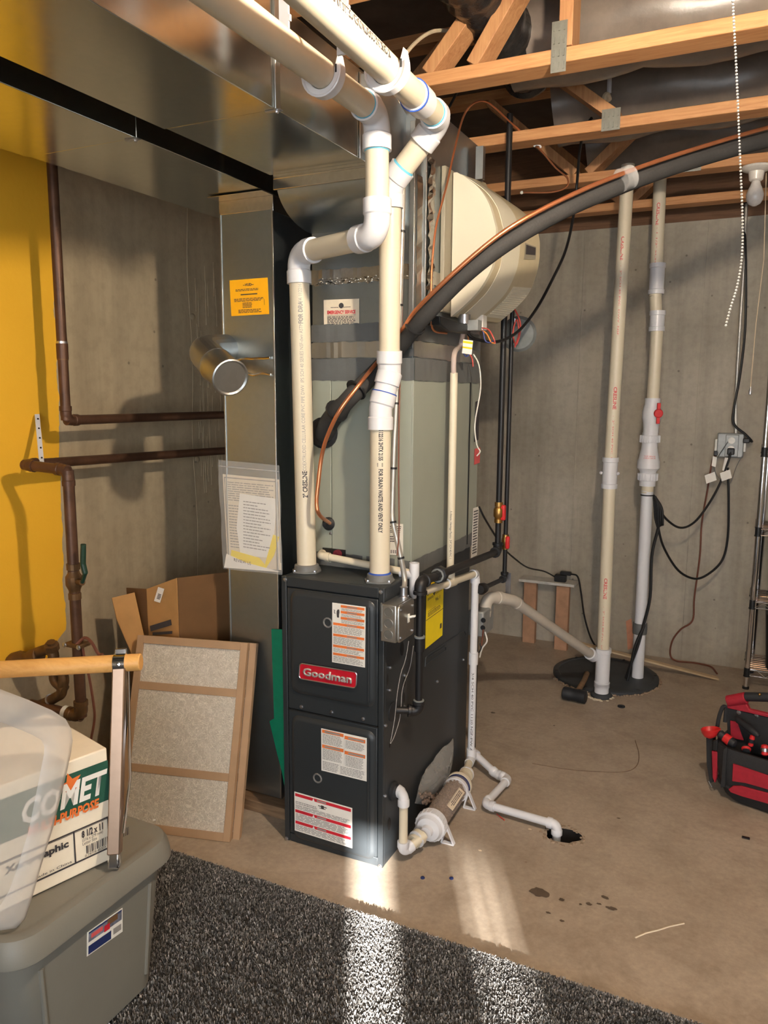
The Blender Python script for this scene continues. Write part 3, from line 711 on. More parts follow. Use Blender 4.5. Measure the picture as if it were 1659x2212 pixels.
ink = MB(); f.fine(ink, .15, .26, .85, .33, 2); f.fine(ink, .1, .52, .9, .62, 3); f.fine(ink, .32, .64, .6, .80, 4); f.fine(ink, .2, .83, .85, .94, 3); f.quad(ink, .28, .405, .72, .435, .001); f.quad(ink, .885, .58, .893, .74, .001)
obj('fine_print', ink, 'ink', s, sm=False); f.text('~VUD~', .36, .19, .011, 'ink', s, width=f.w*.28, bold=.0004)
# wooden sleeper under the drop duct
tag(obj('wood_sleeper', MB().box(DX0-.02, DY0-.045, 0, DX1+.085, DY0+.045, .040), 'old_wood', bev=.003), 'weathered wooden sleeper on the floor under the return drop duct', 'wood block')
# round elbow on the left side of the drop
el = thing('duct_elbow', 'round galvanized duct elbow with a capped end on the drop duct', 'duct elbow', PX(470, 770, -.70))
c0 = V((DX0, .225, PX(490, 752, -.66).z)); c2 = PD(497, 815, 2.24); c1 = PD(434, 760, 2.42); R = .050
path = [c0+V((.0, 0, 0)), c0.lerp(c1, .5)]
q = MB(); pts = []
q.tube([c0, c1+V((.01, .0, .0)), c1.lerp(c2, .55)], R, 24, .075, 5)
obj('elbow_gores', q, 'galv_plain', el, ang=15)
d_ = (c2-c1).normalized(); c3 = c1.lerp(c2, .55)
obj('collar', MB().lathe(c3-d_*.004, d_, [(0, R+.003), (.008, R+.004), (.012, R+.001), ((c2-c3).length-.002, R+.001)], 28), 'galv_plain', el)
obj('end_cap', MB().lathe(c2-d_*.006, d_, [(0, R+.004), (.010, R+.005), (.012, R+.001), (.008, R-.004)], 28), 'galv_plain', el)

# ================================================================ lit ceiling lamp with pull chain (just above the frame)
lp = thing('ceiling_lamp', 'porcelain ceiling lampholder with a lit bulb and pull chain', 'lamp', (LAMP.x, LAMP.y, 2.31))
obj('mounting_board', MB().box(LAMP.x-.07, -.925, 2.305, LAMP.x+.07, -.22, 2.329), 'pine_y', lp)
obj('lampholder', MB().lathe((LAMP.x, LAMP.y, 2.305), (0, 0, -1), [(0, .056), (.012, .056), (.022, .046), (.03, .026), (.055, .024), (.06, .018)], 24), 'porcelain', lp)
obj('bulb', MB().lathe((LAMP.x, LAMP.y, 2.248), (0, 0, -1), [(0, .013), (.012, .016), (.03, .026), (.05, .03), (.066, .026), (.078, .012), (.08, .001)], 20), 'bulb_lit', lp)
ld = bpy.data.lights.new('bulb_light', 'POINT'); ld.energy = 100; ld.color = (1, .85, .66); ld.shadow_soft_size = .032
lo = bpy.data.objects.new('bulb_light', ld); COL.objects.link(lo); lo.location = (LAMP.x, LAMP.y, 2.14); lo.parent = None
cp = smooth_path([V((LAMP.x+.03, LAMP.y, 2.27)), PD(1582, -120, 1.05), PD(1583, 0, 1.05), PD(1591, 160, 1.05), PD(1598, 330, 1.05), PD(1604, 480, 1.05), PD(1602, 560, 1.05), PD(1592, 620, 1.05), PD(1578, 665, 1.05), PD(1567, 707, 1.05)], 10)
bd = MB(); acc = 0; last = cp[0]; L = 0
segs = []
for a, b_ in zip(cp, cp[1:]): segs.append((a, b_))
step = .0045; carry = 0
for a, b_ in segs:
    l = (b_-a).length; t = carry
    while t < l: bd.ball(a.lerp(b_, t/l), .0017, 6, 4); t += step
    carry = t-l
o = obj('bead_chain', bd, 'bead', lp); o['kind'] = 'stuff'

# ================================================================ two white PVC vent pipes
R2 = .0302
def run(parent, pts, r, mat='pvc', name='pipe', n=24): return obj(name, MB().tube(pts, r, n), mat, parent)
def fitting(parent, pts, r, mat='pvc_white', fil=.07, name='elbow', hub=.036, t=.005):
    """moulded elbow: swept body with a raised socket hub at both ends"""
    pts = [V(p) for p in pts]; mb = MB(); mb.tube(pts, r+t*.75, 24, fil, 8)
    for e, i in ((pts[0], pts[1]), (pts[-1], pts[-2])):
        d = (i-e).normalized(); mb.lathe(e, d, [(-.0005, r+.0008), (-.0005, r+t*1.35), (hub, r+t*1.35), (hub+.004, r+t*.7)], 24)
    return obj(name, mb, mat, parent, ang=30)
def along(a, b, d): a = V(a); b = V(b); return a+(b-a).normalized()*d
def pvc_line(parent, pts, r, mat='pvc', fmat='pvc_white', leg=.075, fil=.07, t=.005, hub=.036, skip=()):
    """pipes between corner points, an elbow at every inner corner"""
    pts = [V(p) for p in pts]; st = pts[0]
    for i in range(1, len(pts)-1):
        lg = leg[i-1] if isinstance(leg, (list, tuple)) else leg
        a = along(pts[i], pts[i-1], lg); b = along(pts[i], pts[i+1], lg)
        if (a-st).length > .004 and (a-st).dot(pts[i]-st) > 0: run(parent, [st, along(a, pts[i], .02)], r, mat)
        fitting(parent, [a, pts[i], b], r, fmat, fil, 'elbow', hub, t); st = along(b, pts[i], .02)
    run(parent, [st, pts[-1]], r, mat)
va = thing('vent_pipe', 'white PVC vent pipe rising from the left flange and stepping right under the duct', 'pipe', (VA.x, VA.y, FH+.006))
A = [V((VA.x, VA.y, FH+.008)), PD(645, 560, 2.33)+V((.0, 0, 0)), PD(815, 508, 2.0), PD(813, 215, 1.955)]
A[1].z = PD(642, 548, 2.33).z
A[3] = PD(814, 246, 1.96); _d = PD(480, 0, 1.30)-A[3]; A.append(A[3]+_d*4.0)
pvc_line(va, A, R2, leg=[.088, .088, .088], fil=.084)
vb = thing('vent_pipe', 'white PVC vent pipe rising from the right flange with a blue-ringed upper coupling', 'pipe', (VB.x, VB.y, FH+.006))
B = [V((VB.x, VB.y, FH+.008)), PD(818, 880, 2.34), PD(833, 800, 2.30), PD(843, 399, 2.13), PD(950, 258, 2.03)]
B[1].x = VB.x; B[1].y = VB.y
B[2] = V((B[1].x+.018, B[1].y+.02, PD(832, 810, 2.33).z))
run(vb, [B[0], along(B[1], B[0], .03)], R2)
fitting(vb, [along(B[1], B[0], .062), B[1], along(B[1], B[2], .045)], R2, 'pvc_white', .06, hub=.034)
fitting(vb, [along(B[2], B[1], .030), B[2], along(B[2], B[3], .066)], R2, 'pvc_white', .06, hub=.034)
run(vb, [along(B[2], B[3], .05), along(B[3], B[2], .05)], R2); run(vb, [B[1], B[2]], R2+.003, 'pvc_white', 'hub_sleeve')
e1 = along(B[3], B[4], .055)
fitting(vb, [along(B[3], B[2], .06), B[3], e1], R2, 'pvc_white', .08, hub=.034)
B5 = B[4]+(PD(677, 0, 1.26)-B[4])*4.0
run(vb, [along(e1, B[3], .02), along(B[4], B[3], .06)], R2)
e2 = along(B[4], B5, .07)
fitting(vb, [along(B[4], B[3], .075), B[4], e2], R2, 'pvc_white', .06, hub=.034)
run(vb, [along(e2, B[4], .02), B5], R2)
d_ = (B5-B[4]).normalized()
c_ = along(B[4], B5, .17)
obj('coupling', MB().lathe(c_, d_, [(0, R2), (0, R2+.006), (.075, R2+.006), (.08, R2+.002)], 24), 'pvc_white', vb)
obj('primer_ring', MB().lathe(c_+d_*.074, d_, [(0, R2+.0064), (.004, R2+.0064), (.004, R2+.003)], 24), 'primer_blue', vb)
for o_, c, ax, nm in ((vb, e2, (B5-B[4]), 'primer_cyan'), (vb, e1, B[4]-B[3], 'primer_cyan'), (va, along(A[3], A[4], .085), A[4]-A[3], 'primer_cyan'), (va, along(A[3], A[2], .085), A[2]-A[3], 'primer_cyan')):
    obj('primer_ring', MB().lathe(c, ax, [(-.001, R2+.002), (.004, R2+.002), (.006, R2+.0005)], 24), nm, o_)
obj('primer_ring', MB().lathe(along(B[1], B[2], .044), B[2]-B[1], [(-.001, R2+.0074), (.002, R2+.0074)], 24), 'primer_blue', vb)
obj('primer_ring', MB().lathe((VB.x, VB.y, FH+.014), (0, 0, 1), [(0, .034), (.010, .0345), (.014, .031)], 24), 'primer_blue', vb)
# printing on the pipes
toc = CAM-V((A[0].x, A[0].y, 1.2)); toc.z = 0
side = V((toc.y, -toc.x, 0)).normalized()
AP = lambda v: A[0].lerp(A[1], (PD(649, v, 2.33).z-A[0].z)/(A[1].z-A[0].z))
pipe_text('2" CRESLINE', AP(1082), A[1]-A[0], toc-side*.1, R2, .020, 'ink', va, width=.082)
pipe_text('COEXTRUDED CELLULAR CORE PVC PIPE DWV  IPS SCH 40 SERIES NSF-dwv ASTM F891-16 PPFA 112216 2HTX 1937', AP(1022), A[1]-A[0], toc-side*.1, R2, .015, 'ink_light', va, width=.62)
pipe_text('FOR DRA', AP(700), A[1]-A[0], toc-side*.1, R2, .019, 'ink_light', va, width=.065)
pipe_text('112216 2HTX 2155  ||||  FOR DRAIN WASTE AND VENT ONLY', V((VB.x, VB.y, PD(818, 925, 2.33).z)), (0, 0, -1), toc+side*.1, R2, .017, 'ink', vb, width=.30)
pc = PD(735, 40, 1.5); yy = pc.y
pipe_text('2" CRESLINE COEXTRUDED CELLULAR CORE', B[4].lerp(B5, .155), B5-B[4], V((.55, 0, .10)), R2, .022, 'ink', vb, width=.34)
# hangers
def hanger(label, cx, cz, y, group):
    h = thing('pipe_hanger', label, 'hanger', (cx, y, cz-.05))
    pts_o = []; pts_i = []
    for i in range(15):
        a = math.radians(180+10*(i-2)+20*0+0); a = math.radians(170+200*i/14)
        pts_o.append((cx+.047*math.cos(a), cz+.047*math.sin(a))); pts_i.append((cx+.0315*math.cos(a), cz+.0315*math.sin(a)))
    poly = [(x, z) for x, z in pts_o]+[(cx+.040, cz+.035)]+[(x, z) for x, z in reversed(pts_i)]+[]
    ring = [V((x, y-.006, z)) for x, z in poly]
    obj('cradle', MB().prism(ring, (0, .024, 0)), 'pvc_white', h, bev=.0015)
    obj('rim', MB().tube([V((cx+.046*math.cos(math.radians(170+200*i/14)), y-.007, cz+.046*math.sin(math.radians(170+200*i/14)))) for i in range(15)], .003, 6), 'pvc_white', h)
    obj('slot', MB().box(cx+.034, y-.0075, cz-.004, cx+.0375, y-.006, cz+.012), 'dark_seam', h)
    return h
def at_pipe(u, v, x):  # y of the hanger on a pipe that runs along the room
    return PX(u, v, x).y
_t = lambda a, b, y: a+(b-a)*((y-a.y)/(b.y-a.y)); ha = A[3].lerp(A[4], .112); hb = B[4].lerp(B5, .135)
hanger('white plastic half-ring hanger under the left vent pipe', ha.x, ha.z, ha.y, 'pipe hangers')
hanger('white plastic half-ring hanger under the right vent pipe', hb.x, hb.z, hb.y, 'pipe hangers')
# notched hanger stems from the trusses
def stem(label, u, v, x):
    p = PX(u, v, x); mb = MB().box(x-.011, p.y-.003, p.z-.09, x+.011, p.y+.003, 2.36)
    for i in range(10): mb.box(x+.011, p.y-.003, p.z-.08+i*.03, x+.015, p.y+.003, p.z-.068+i*.03)
    tag(obj('hanger_bracket', mb, 'pvc_white'), label, 'hanger')
stem('notched white hanger strap above the left vent pipe', 614, 25, A[3].x+.0)
stem('notched white hanger strap above the right vent pipe', 740, 5, B[4].x+.06)

# ================================================================ humidifier
hy0, hy1 = .45, .76
hu = thing('humidifier', 'off-white bow-fronted humidifier mounted on the side of the plenum', 'humidifier', (.1, .6, 1.68))
obj('mount_plate', MB().box(PXR+.001, hy0-.055, 1.69, .012, hy1, 2.13), 'humid_grey', hu, bev=.003)
near = [(987, 372), (1013, 388), (1036, 408), (1056, 440), (1068, 481), (1071, 503), (1066, 560), (1058, 587), (1036, 625), (1008, 655), (975, 684)]
near = [(p.x, p.z) for p in smooth_path([PY(u, v, hy0) for u, v in near], 4)]
far = [(1040, 395), (1092, 429), (1133, 458), (1158, 485), (1167, 515), (1168, 537), (1167, 560), (1161, 592), (1144, 634), (1115, 667), (1078, 698)]
far = [(p.x, p.z) for p in smooth_path([PY(u, v, hy1) for u, v in far], 4)]
bx = min(near[0][0], near[-1][0])
def hring(t, sc=1.0):
    return [V((max(bx, bx+((n_[0]*(1-t)+f_[0]*t)-bx)*sc), hy0+(hy1-hy0)*t, (n_[1]*(1-t)+f_[1]*t-1.9)*(.5+.5*sc)+1.9)) for n_, f_ in zip(near, far)]
def closed(r): return r+[V((bx-.002, r[-1].y, r[-1].z)), V((bx-.002, r[0].y, r[0].z))]
def hband(t0, t1, mat, name, sc0=1.0, sc1=1.0, caps=True):
    return obj(name, MB().loft([closed(hring(t0, sc0)), closed(hring(t1, sc1))], caps), mat, hu, ang=30)
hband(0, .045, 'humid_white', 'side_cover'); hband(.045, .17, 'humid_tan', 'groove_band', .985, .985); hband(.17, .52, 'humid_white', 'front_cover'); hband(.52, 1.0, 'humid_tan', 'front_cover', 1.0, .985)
# louvre and label on the bow front
def hpt(t, k, off=.002):
    r = hring(t); i = int(k*(len(r)-1)); j = min(i+1, len(r)-1); q = k*(len(r)-1)-i; p = r[i].lerp(r[j], q); tg = (r[j]-r[max(0, i-1)]).normalized(); n = V((-tg.z, 0, tg.x)); 
    if n.x < 0: n = -n
    return p+n*off
lv = MB()
for i in range(14):
    k = .775+.013*i
    lv.tube([hpt(.60, k), hpt(.95, k)], .002, 5)
lvb = MB(); lvb.loft([[hpt(.58, .77+.02*i, .001) for i in range(11)], [hpt(.97, .77+.02*i, .001) for i in range(11)]], False, False)
lo_ = obj('louvre', lvb, 'humid_white', hu); obj('louvre_slats', lv, 'humid_white', lo_)
lb = MB(); lb.loft([[hpt(.62, .50+.02*i, .0015) for i in range(6)], [hpt(.88, .50+.02*i, .0015) for i in range(6)]], False, False); lab = obj('brand_label', lb, 'humid_grey', hu)
lb = MB(); lb.loft([[hpt(.64, .51+.015*i, .0025) for i in range(5)], [hpt(.86, .51+.015*i, .0025) for i in range(5)]], False, False); obj('label_dark_field', lb, 'ink', lab)
# solenoid, wires and drip spout below
pb = PY(1003, 700, .50)
obj('drip_spout', MB().lathe(pb, (0, 0, -1), [(-.03, .02), (0, .02), (.004, .012), (.02, .011), (.022, .008)], 14), 'zinc', hu)
obj('solenoid', MB().box(pb.x+.012, pb.y-.01, pb.z-.022, pb.x+.05, pb.y+.03, pb.z+.012), 'box_grey', hu, bev=.002)
pc = PY(1060, 700, .62)
obj('connector', MB().box(pc.x-.06, pc.y-.02, pc.z-.02, pc.x-.02, pc.y+.02, pc.z+.03), 'outlet_white', hu, bev=.002)
for mt, pts in (('wire_red', ((1038, 708), (1055, 712), (1066, 730), (1070, 742))), ('wire_orange', ((1040, 712), (1052, 722), (1060, 738), (1069, 742))), ('wire_blue', ((1043, 712), (1048, 735), (1058, 740), (1068, 735))), ('wire_orange', ((1010, 715), (1012, 735), (1014, 760))), ('wire_blue', ((1000, 762), (1008, 770), (1016, 762))), ('wire_red', ((1014, 762), (1020, 775), (1022, 792)))):
    obj('wire', MB().tube(smooth_path([PY(u, v, .6) for u, v in pts], 4), .0024, 6), mt, hu)
f = Fr(PY(1001, 733, .5), PY(1022, 736, .5), PY(998, 763, .5)); mb = MB(); f.slab(mb, 0, 0, 1, 1, 0, .001); tg_ = obj('wire_tag', mb, 'paper', hu, sm=False); mb = MB(); f.quad(mb, 0, .1, 1, .25, .0015); f.quad(mb, 0, .5, 1, .62, .0015); obj('tag_stripe', mb, 'yellow', tg_, sm=False)
obj('wire', MB().tube(smooth_path([PY(u, v, .6) for u, v in ((1023, 765), (1035, 790), (1038, 840), (1026, 915), (1030, 960), (1037, 975), (1030, 985))], 5), .0024, 6), 'wire_white', hu)
# black tray under the humidifier where the copper feed enters
obj('feed_tray', MB().prism([PX(u, v, .03) for u, v in ((930, 683), (975, 697), (1000, 704), (998, 722), (950, 716), (932, 702))], (.03, 0, 0)), 'black_plastic', hu, bev=.003)

# ================================================================ refrigerant line set
ls = thing('refrigerant_lines', 'black insulated refrigerant line with bare copper line strapped along it', 'pipe', PY(703, 935, CY0-.04))
ins = smooth_path([PY(700, 935, CY0-.022), PY(704, 930, CY0-.05), PY(716, 905, CY0-.075), PD(760, 855, 2.30), PD(820, 795, 2.36), PD(880, 728, 2.25), PD(915, 685, 2.18), PD(1000, 597, 2.10), PD(1100, 520, 2.06), PD(1220, 452, 2.08), PD(1350, 397, 2.14), PD(1500, 345, 2.22), PD(1680, 296, 2.34), PD(1800, 270, 2.44)], 6)
n_ = len(ins)
obj('insulation', MB().tube(ins, .024, 14, rr=[.030 if i < 16 else .026 if i < 28 else .0235 for i in range(n_)]), 'insul', ls)
cu = smooth_path([PY(712, 1130, CY0-.03), PD(690, 1112, 2.36), PD(684, 1085, 2.345), PD(688, 1040, 2.335), PD(695, 985, 2.32), PD(708, 940, 2.29), PD(735, 885, 2.25), PD(775, 832, 2.255), PD(806, 793, 2.31), PD(830, 765, 2.36), PD(872, 708, 2.225), PD(905, 663, 2.14), PD(1000, 572, 2.06), PD(1100, 493, 2.02), PD(1220, 428, 2.04), PD(1350, 373, 2.10), PD(1500, 322, 2.18), PD(1680, 270, 2.30), PD(1800, 245, 2.40)], 6)
obj('copper_line', MB().tube(cu, .0062, 10), 'copper', ls)
def ptie(c, ax, r, parent, mat='black_plastic'):
    obj('cable_tie', MB().lathe(c-V(ax).normalized()*.003, ax, [(0, r), (.006, r), (.006, r-.002)], 16), mat, parent)
def near_idx(path, u, v):
    def pr(p): q = p-CAM; d = q.dot(_f); return (829.5+F_PX*q.dot(RT)/d-u)**2+(1106-F_PX*q.dot(UP)/d-v)**2
    i = min(range(len(path)), key=lambda k: pr(path[k])); return path[i], (path[min(i+1, len(path)-1)]-path[max(i-1, 0)])
for u, v, r in ((725, 895, .034), (772, 842, .032), (893, 705, .028)):
    c, ax = near_idx(ins, u, v); ptie(c+V((0, 0, .004)), ax, r+.003, ls)
c, ax = near_idx(ins, 1345, 395); c2, ax2 = near_idx(cu, 1345, 375)
obj('white_tape', MB().lathe(c.lerp(c2, .45)-ax.normalized()*.035, ax, [(.02, .0315), (.055, .0315)], 16), 'clear_plastic', ls)

# copper humidifier feed and low-voltage cable
hf = thing('copper_feed', 'thin bare copper tube looping up from the humidifier to the ceiling', 'tube', PX(935, 690, .02))
pf = smooth_path([PD(965, 720, 2.44), PD(937, 714, 2.38), PD(932, 685, 2.35), PD(932, 600, 2.34), PD(936, 540, 2.34), PD(944, 480, 2.35), PD(965, 400, 2.37), PD(985, 310, 2.42), PD(1002, 250, 2.48), PD(1025, 222, 2.52), PD(1055, 222, 2.6), PD(1100, 262, 2.75), PD(1160, 316, 2.85), PD(1200, 362, 2.98), PD(1226, 385, 3.05), PD(1222, 405, 3.08), PD(1190, 415, 3.1), PD(1128, 416, 3.12)], 5)
obj('copper_tube', MB().tube(pf, .0034, 8), 'copper', hf)
obj('staple', MB().tube([PD(1154, 316, 2.84), PD(1158, 312, 2.83), PD(1166, 313, 2.83), PD(1168, 318, 2.84)], .004, 6), 'pvc_white', hf)
obj('tube_end', MB().ball(PD(1127, 416, 3.12), .007, 8, 5), 'wire_white', hf)

# ================================================================ switch box and conduit
sb = thing('switch_box', 'galvanized electrical box with a white toggle switch on the furnace side', 'switch box', (.03, .03, .725))
by0, by1, bz0, bz1 = -.026, .082, .728, .838
obj('box_body', MB().box(.002, by0, bz0, .050, by1, bz1), 'steel', sb, bev=.003)
obj('cover_plate', MB().prism([V((.050, by0+y, bz0+z)) for y, z in rr_poly(by1-by0, bz1-bz0, .012)], (.010, 0, 0)), 'steel', sb, bev=.004, seg=3)
for z in (.022, .055, .088):
    obj('knockout', MB().lathe((.026, by0, bz0+z), (0, -1, 0), [(0, .0145), (.0018, .0142), (.0018, .0125), (.0008, .012)], 20), 'galv_plain', sb)
yc, zc = (by0+by1)/2+.012, (bz0+bz1)/2+.004
obj('switch_plate', MB().box(.060, yc-.007, zc-.013, .0615, yc+.007, zc+.013), 'outlet_white', sb, bev=.001)
obj('toggle', MB().obox((.069, yc+.006, zc+.004), (1, .3, .25), (0, 1, 0), (0, 0, 1), .02, .007, .007), 'outlet_white', sb, bev=.002)
for y, z in ((by0+.012, bz1-.014), (by1-.014, bz1-.02), (by1-.014, bz0+.014), (by0+.012, bz0+.014)): screw(sb, (.060, y, z), (1, 0, 0), .004)
obj('box_bracket', MB().box(.002, by0-.002, bz0+.03, .006, by0+.002, bz1+.004), 'galv_plain', sb)
p0 = PX(872, 1296, .028)
cn = thing('conduit', 'thin metal electrical conduit strapped up along the right vent pipe', 'conduit', (p0.x, p0.y, bz1))
obj('connector', MB().lathe((p0.x, p0.y, bz1), (0, 0, 1), [(0, .016), (.004, .016), (.005, .0125), (.03, .0125), (.031, .011)], 14), 'zinc', cn)
cpts = smooth_path([V((p0.x, p0.y, bz1+.02)), PD(874, 1250, 2.32), PD(866, 1205, 2.31), PD(856, 1160, 2.31), PD(848, 1120, 2.31), PD(848, 1080, 2.31), PD(852, 960, 2.29), PD(857, 850, 2.28), PD(861, 740, 2.27), PD(865, 600, 2.24), PD(870, 440, 2.22), PD(870, 345, 2.22)], 5)
obj('tube', MB().tube(cpts, .0082, 12), 'emt', cn)
obj('coupling', MB().lathe(PD(868, 350, 2.25), (0, 0, 1), [(0, .011), (.04, .011), (.05, .006)], 12), 'box_grey', cn)
for u, v in ((857, 755), (855, 870), (851, 1008), (848, 1128), (860, 1210), (860, 655), (861, 515)):
    c, ax = near_idx(cpts, u, v); ptie(c, ax, .0105, cn)
obj('low_voltage_wire', MB().tube(smooth_path([PD(u, v, 2.27) for u, v in ((858, 1200), (862, 1140), (861, 1000), (863, 860), (868, 700), (870, 560), (872, 430))], 5), .0022, 6), 'wire_brown', cn)
obj('cable', MB().tube(smooth_path([PD(865, 345, 2.25), PD(864, 290, 2.25), PD(863, 215, 2.2), PD(870, 135, 2.2), PD(890, 100, 2.25), PD(925, 72, 2.3), PD(960, 66, 2.35), PD(1040, 72, 2.45), PD(1090, 76, 2.5), PD(1160, 95, 2.55)], 5), .0055, 8), 'cable_cream', cn)

# ================================================================ black iron gas line
gx = .060
ga = thing('gas_pipe', 'black iron gas pipe with red-handled valve running down to the furnace', 'pipe', (gx, .88, .84))
g0 = PX(1083, 690, gx); gy = PX(1083, 900, gx).y; gz = PX(1077, 1190, gx).z
ge_y = PX(908, 1262, gx).y; ge_z = PX(908, 1258, gx).z; gb_z = PX(905, 1535, gx).z
rg = .0112
obj('riser', MB().cyl((gx, gy, gz), (gx, gy, 2.42), rg, n=14), 'black_iron', ga)
obj('side_run', MB().cyl((gx, gy, gz), (gx, ge_y, ge_z), rg*1.2, n=14), 'black_iron', ga)
def iron_elbow(parent, a, c, b, r, name='elbow', mat='black_iron'):
    a, c, b = V(a), V(c), V(b); mb = MB(); pa, pb = along(c, a, r*2.6), along(c, b, r*2.6); mb.tube([pa, c, pb], r*1.35, 14, r*2, 6)
    for e, i in ((pa, c), (pb, c)): mb.lathe(e, i-e, [(-.001, r*1.1), (-.001, r*1.62), (.008, r*1.62), (.010, r*1.35)], 14)
    return obj(name, mb, mat, parent, ang=30)
iron_elbow(ga, (gx, gy, gz+1), (gx, gy, gz), (gx, ge_y, ge_z), rg*1.15)
iron_elbow(ga, (gx, gy, gz), (gx, ge_y, ge_z), (gx, ge_y, gb_z), rg*1.2)
obj('drop_pipe', MB().cyl((gx, ge_y, ge_z), (gx, ge_y, gb_z), rg, n=14), 'black_iron', ga)
iron_elbow(ga, (gx, ge_y, ge_z), (gx, ge_y, gb_z), (0, ge_y-.035, gb_z+.004), rg*1.1)
obj('stub', MB().cyl((gx, ge_y, gb_z), (0, ge_y-.035, gb_z+.004), rg, n=14), 'black_iron', ga)
zc = PX(905, 1392, gx).z; obj('coupling', MB().lathe((gx, ge_y, zc-.022), (0, 0, 1), [(0, rg*1.4), (.044, rg*1.4)], 14), 'black_iron', ga)
for z in (zc+.023, gb_z+.033): obj('thread_sealant', MB().lathe((gx, ge_y, z), (0, 0, 1), [(-.003, rg*1.15), (-.003, rg*1.5), (.002, rg*1.5), (.003, rg*1.1)], 14), 'softgrey', ga)
un = PX(950, 1247, gx); ud = V((0, ge_y-gy, ge_z-gz)).normalized()
uc = V((gx, un.y, gz+(ge_z-gz)*(un.y-gy)/(ge_y-gy)))
obj('union', MB().lathe(uc-ud*.03, ud, [(0, rg*1.6), (.02, rg*1.7), (.022, rg*2.5), (.045, rg*2.5), (.047, rg*1.7), (.06, rg*1.5), (.075, rg*1.4)], 8), 'black_iron', ga, ang=20)
obj('thread_sealant', MB().lathe(uc+ud*.020, ud, [(0, rg*1.3), (0, rg*2.0), (.003, rg*2.0), (.004, rg*1.3)], 16), 'softgrey', ga)
zv = PX(1081, 1105, gx).z
obj('valve_body', MB().lathe((gx, gy, zv-.04), (0, 0, 1), [(0, .016), (.014, .016), (.016, .013), (.026, .020), (.052, .020), (.062, .013), (.064, .016), (.08, .016)], 12), 'brass', ga)
obj('valve_handle', MB().obox((gx+.018, gy+.0, zv+.0), (0, 0, 1), (0, 1, 0), (1, 0, 0), .06, .018, .02), 'red', ga, bev=.006)
# second gas pipe behind
g2y = PX(1100, 900, gx).y
gb = thing('gas_branch_pipe', 'black gas branch pipe with a small red valve behind the main gas pipe', 'pipe', (gx+.01, g2y, .75))
gz2 = PX(1096, 1245, gx).z; ge2 = PX(1045, 1270, gx)
obj('riser', MB().cyl((gx, g2y, gz2), (gx, g2y, 1.95), .0088, n=12), 'black_iron', gb)
obj('run_pipe', MB().cyl((gx, g2y, gz2), ge2, .0088, n=12), 'black_iron', gb)
iron_elbow(gb, (gx, g2y, 1), (gx, g2y, gz2), ge2, .0095)
obj('cap_fitting', MB().lathe(ge2, ge2-V((gx, g2y, gz2)), [(-.01, .013), (.0, .02), (.03, .022), (.045, .016)], 12), 'black_iron', gb)
zv2 = PX(1096, 1168, gx).z
obj('valve_body', MB().lathe((gx, g2y, zv2-.03), (0, 0, 1), [(0, .013), (.012, .013), (.02, .016), (.04, .016), (.048, .013), (.06, .013)], 12), 'brass', gb)
obj('valve_handle', MB().obox((gx+.012, g2y-.012, zv2), (0, 0, 1), (0, 1, 0), (1, 0, 0), .05, .018, .016), 'red', gb, bev=.005)
# strap, grey disc and red cord loop behind the pipes
tag(obj('pipe_strap', MB().box(gx+.0, g2y+.02, PX(1096, 1290, gx).z, gx+.02, g2y+.024, PX(1096, 1235, gx).z), 'zinc'), 'perforated metal strap behind the gas pipes', 'strap')
dc = PY(1104, 716, 1.15)
fa = thing('radon_fan', 'pale blue-grey round fan housing behind the humidifier and gas pipes', 'fan', dc)
obj('housing', MB().lathe(dc+V((0, .12, 0)), (.25, -1, -.1), [(-.0, .055), (.02, .07), (.07, .072), (.085, .06), (.092, .03), (.093, .001)], 28), 'softgrey', fa)
obj('bracket', MB().tube([dc+V((0, .10, .03)), V((gx+.004, g2y+.008, dc.z+.03))], .008, 8), 'zinc', fa)
tag(obj('red_cord_loop', MB().tube(smooth_path([PY(u, v, .98) for u, v in ((1112, 668), (1122, 690), (1124, 715), (1115, 745), (1108, 720), (1116, 690), (1121, 720), (1112, 750))], 5), .003, 6), 'wire_red'), 'loop of reddish cord hanging on the gas pipes', 'cord')

# ================================================================ condensate drain
R1 = .0135
cdn = thing('condensate_drain', 'white PVC condensate drain piping around the furnace top and side', 'pipe', (.05, .66, .03))
dp = [PY(694, 1205, CY0-.005), PY(692, 1200, CY0-.055), V((.018, CY0-.03, PY(884, 1238, CY0-.03).z))]
dp[0] = PY(697, 1196, CY0)
fitting(cdn, [dp[0], dp[1], along(dp[1], dp[2], .032)], .0105, 'pvc', .018, hub=.014, t=.003)
run(cdn, [along(dp[1], dp[2], .02), dp[2]], .0115, n=16)
sx, sy = .022, CY0-.03
st0, st1 = PY(897, 1216, sy).z, PX(890, 1296, .024).z
mb = MB(); mb.lathe((sx, sy, st1), (0, 0, 1), [(0, .006), (.01, .0135), (.03, .0155), (st0-st1, .0155), (st0-st1, .0125), (st0-st1-.04, .0125)], 18, False); mb.tube([V((sx-.045, sy, dp[2].z)), V((sx, sy, dp[2].z-.005))], .0155, 16)
obj('standpipe_tee', mb, 'pvc_white', cdn)
dx = .040
dz = PX(1028, 1238, dx).z; dy = PX(1027, 1238, dx).y
q0 = V((dx, PX(908, 1280, dx).y, PX(908, 1280, dx).z)); q1 = V((dx, dy, dz))
run(cdn, [q0, q1], R1, n=16)
run(cdn, [q0, V((sx, sy, st1+.03))], R1*.95, n=16)
ty = PX(972, 1252, dx).y; tq = q0.lerp(q1, (ty-q0.y)/(q1.y-q0.y)); dd = (q1-q0).normalized()
mb = MB(); mb.lathe(tq-dd*.035, dd, [(0, R1), (0, R1+.004), (.07, R1+.004), (.07, R1)], 18); mb.lathe(tq, (0, 0, 1), [(0, R1+.003), (.038, R1+.003), (.038, R1)], 18)
obj('tee', mb, 'pvc', cdn, ang=30)
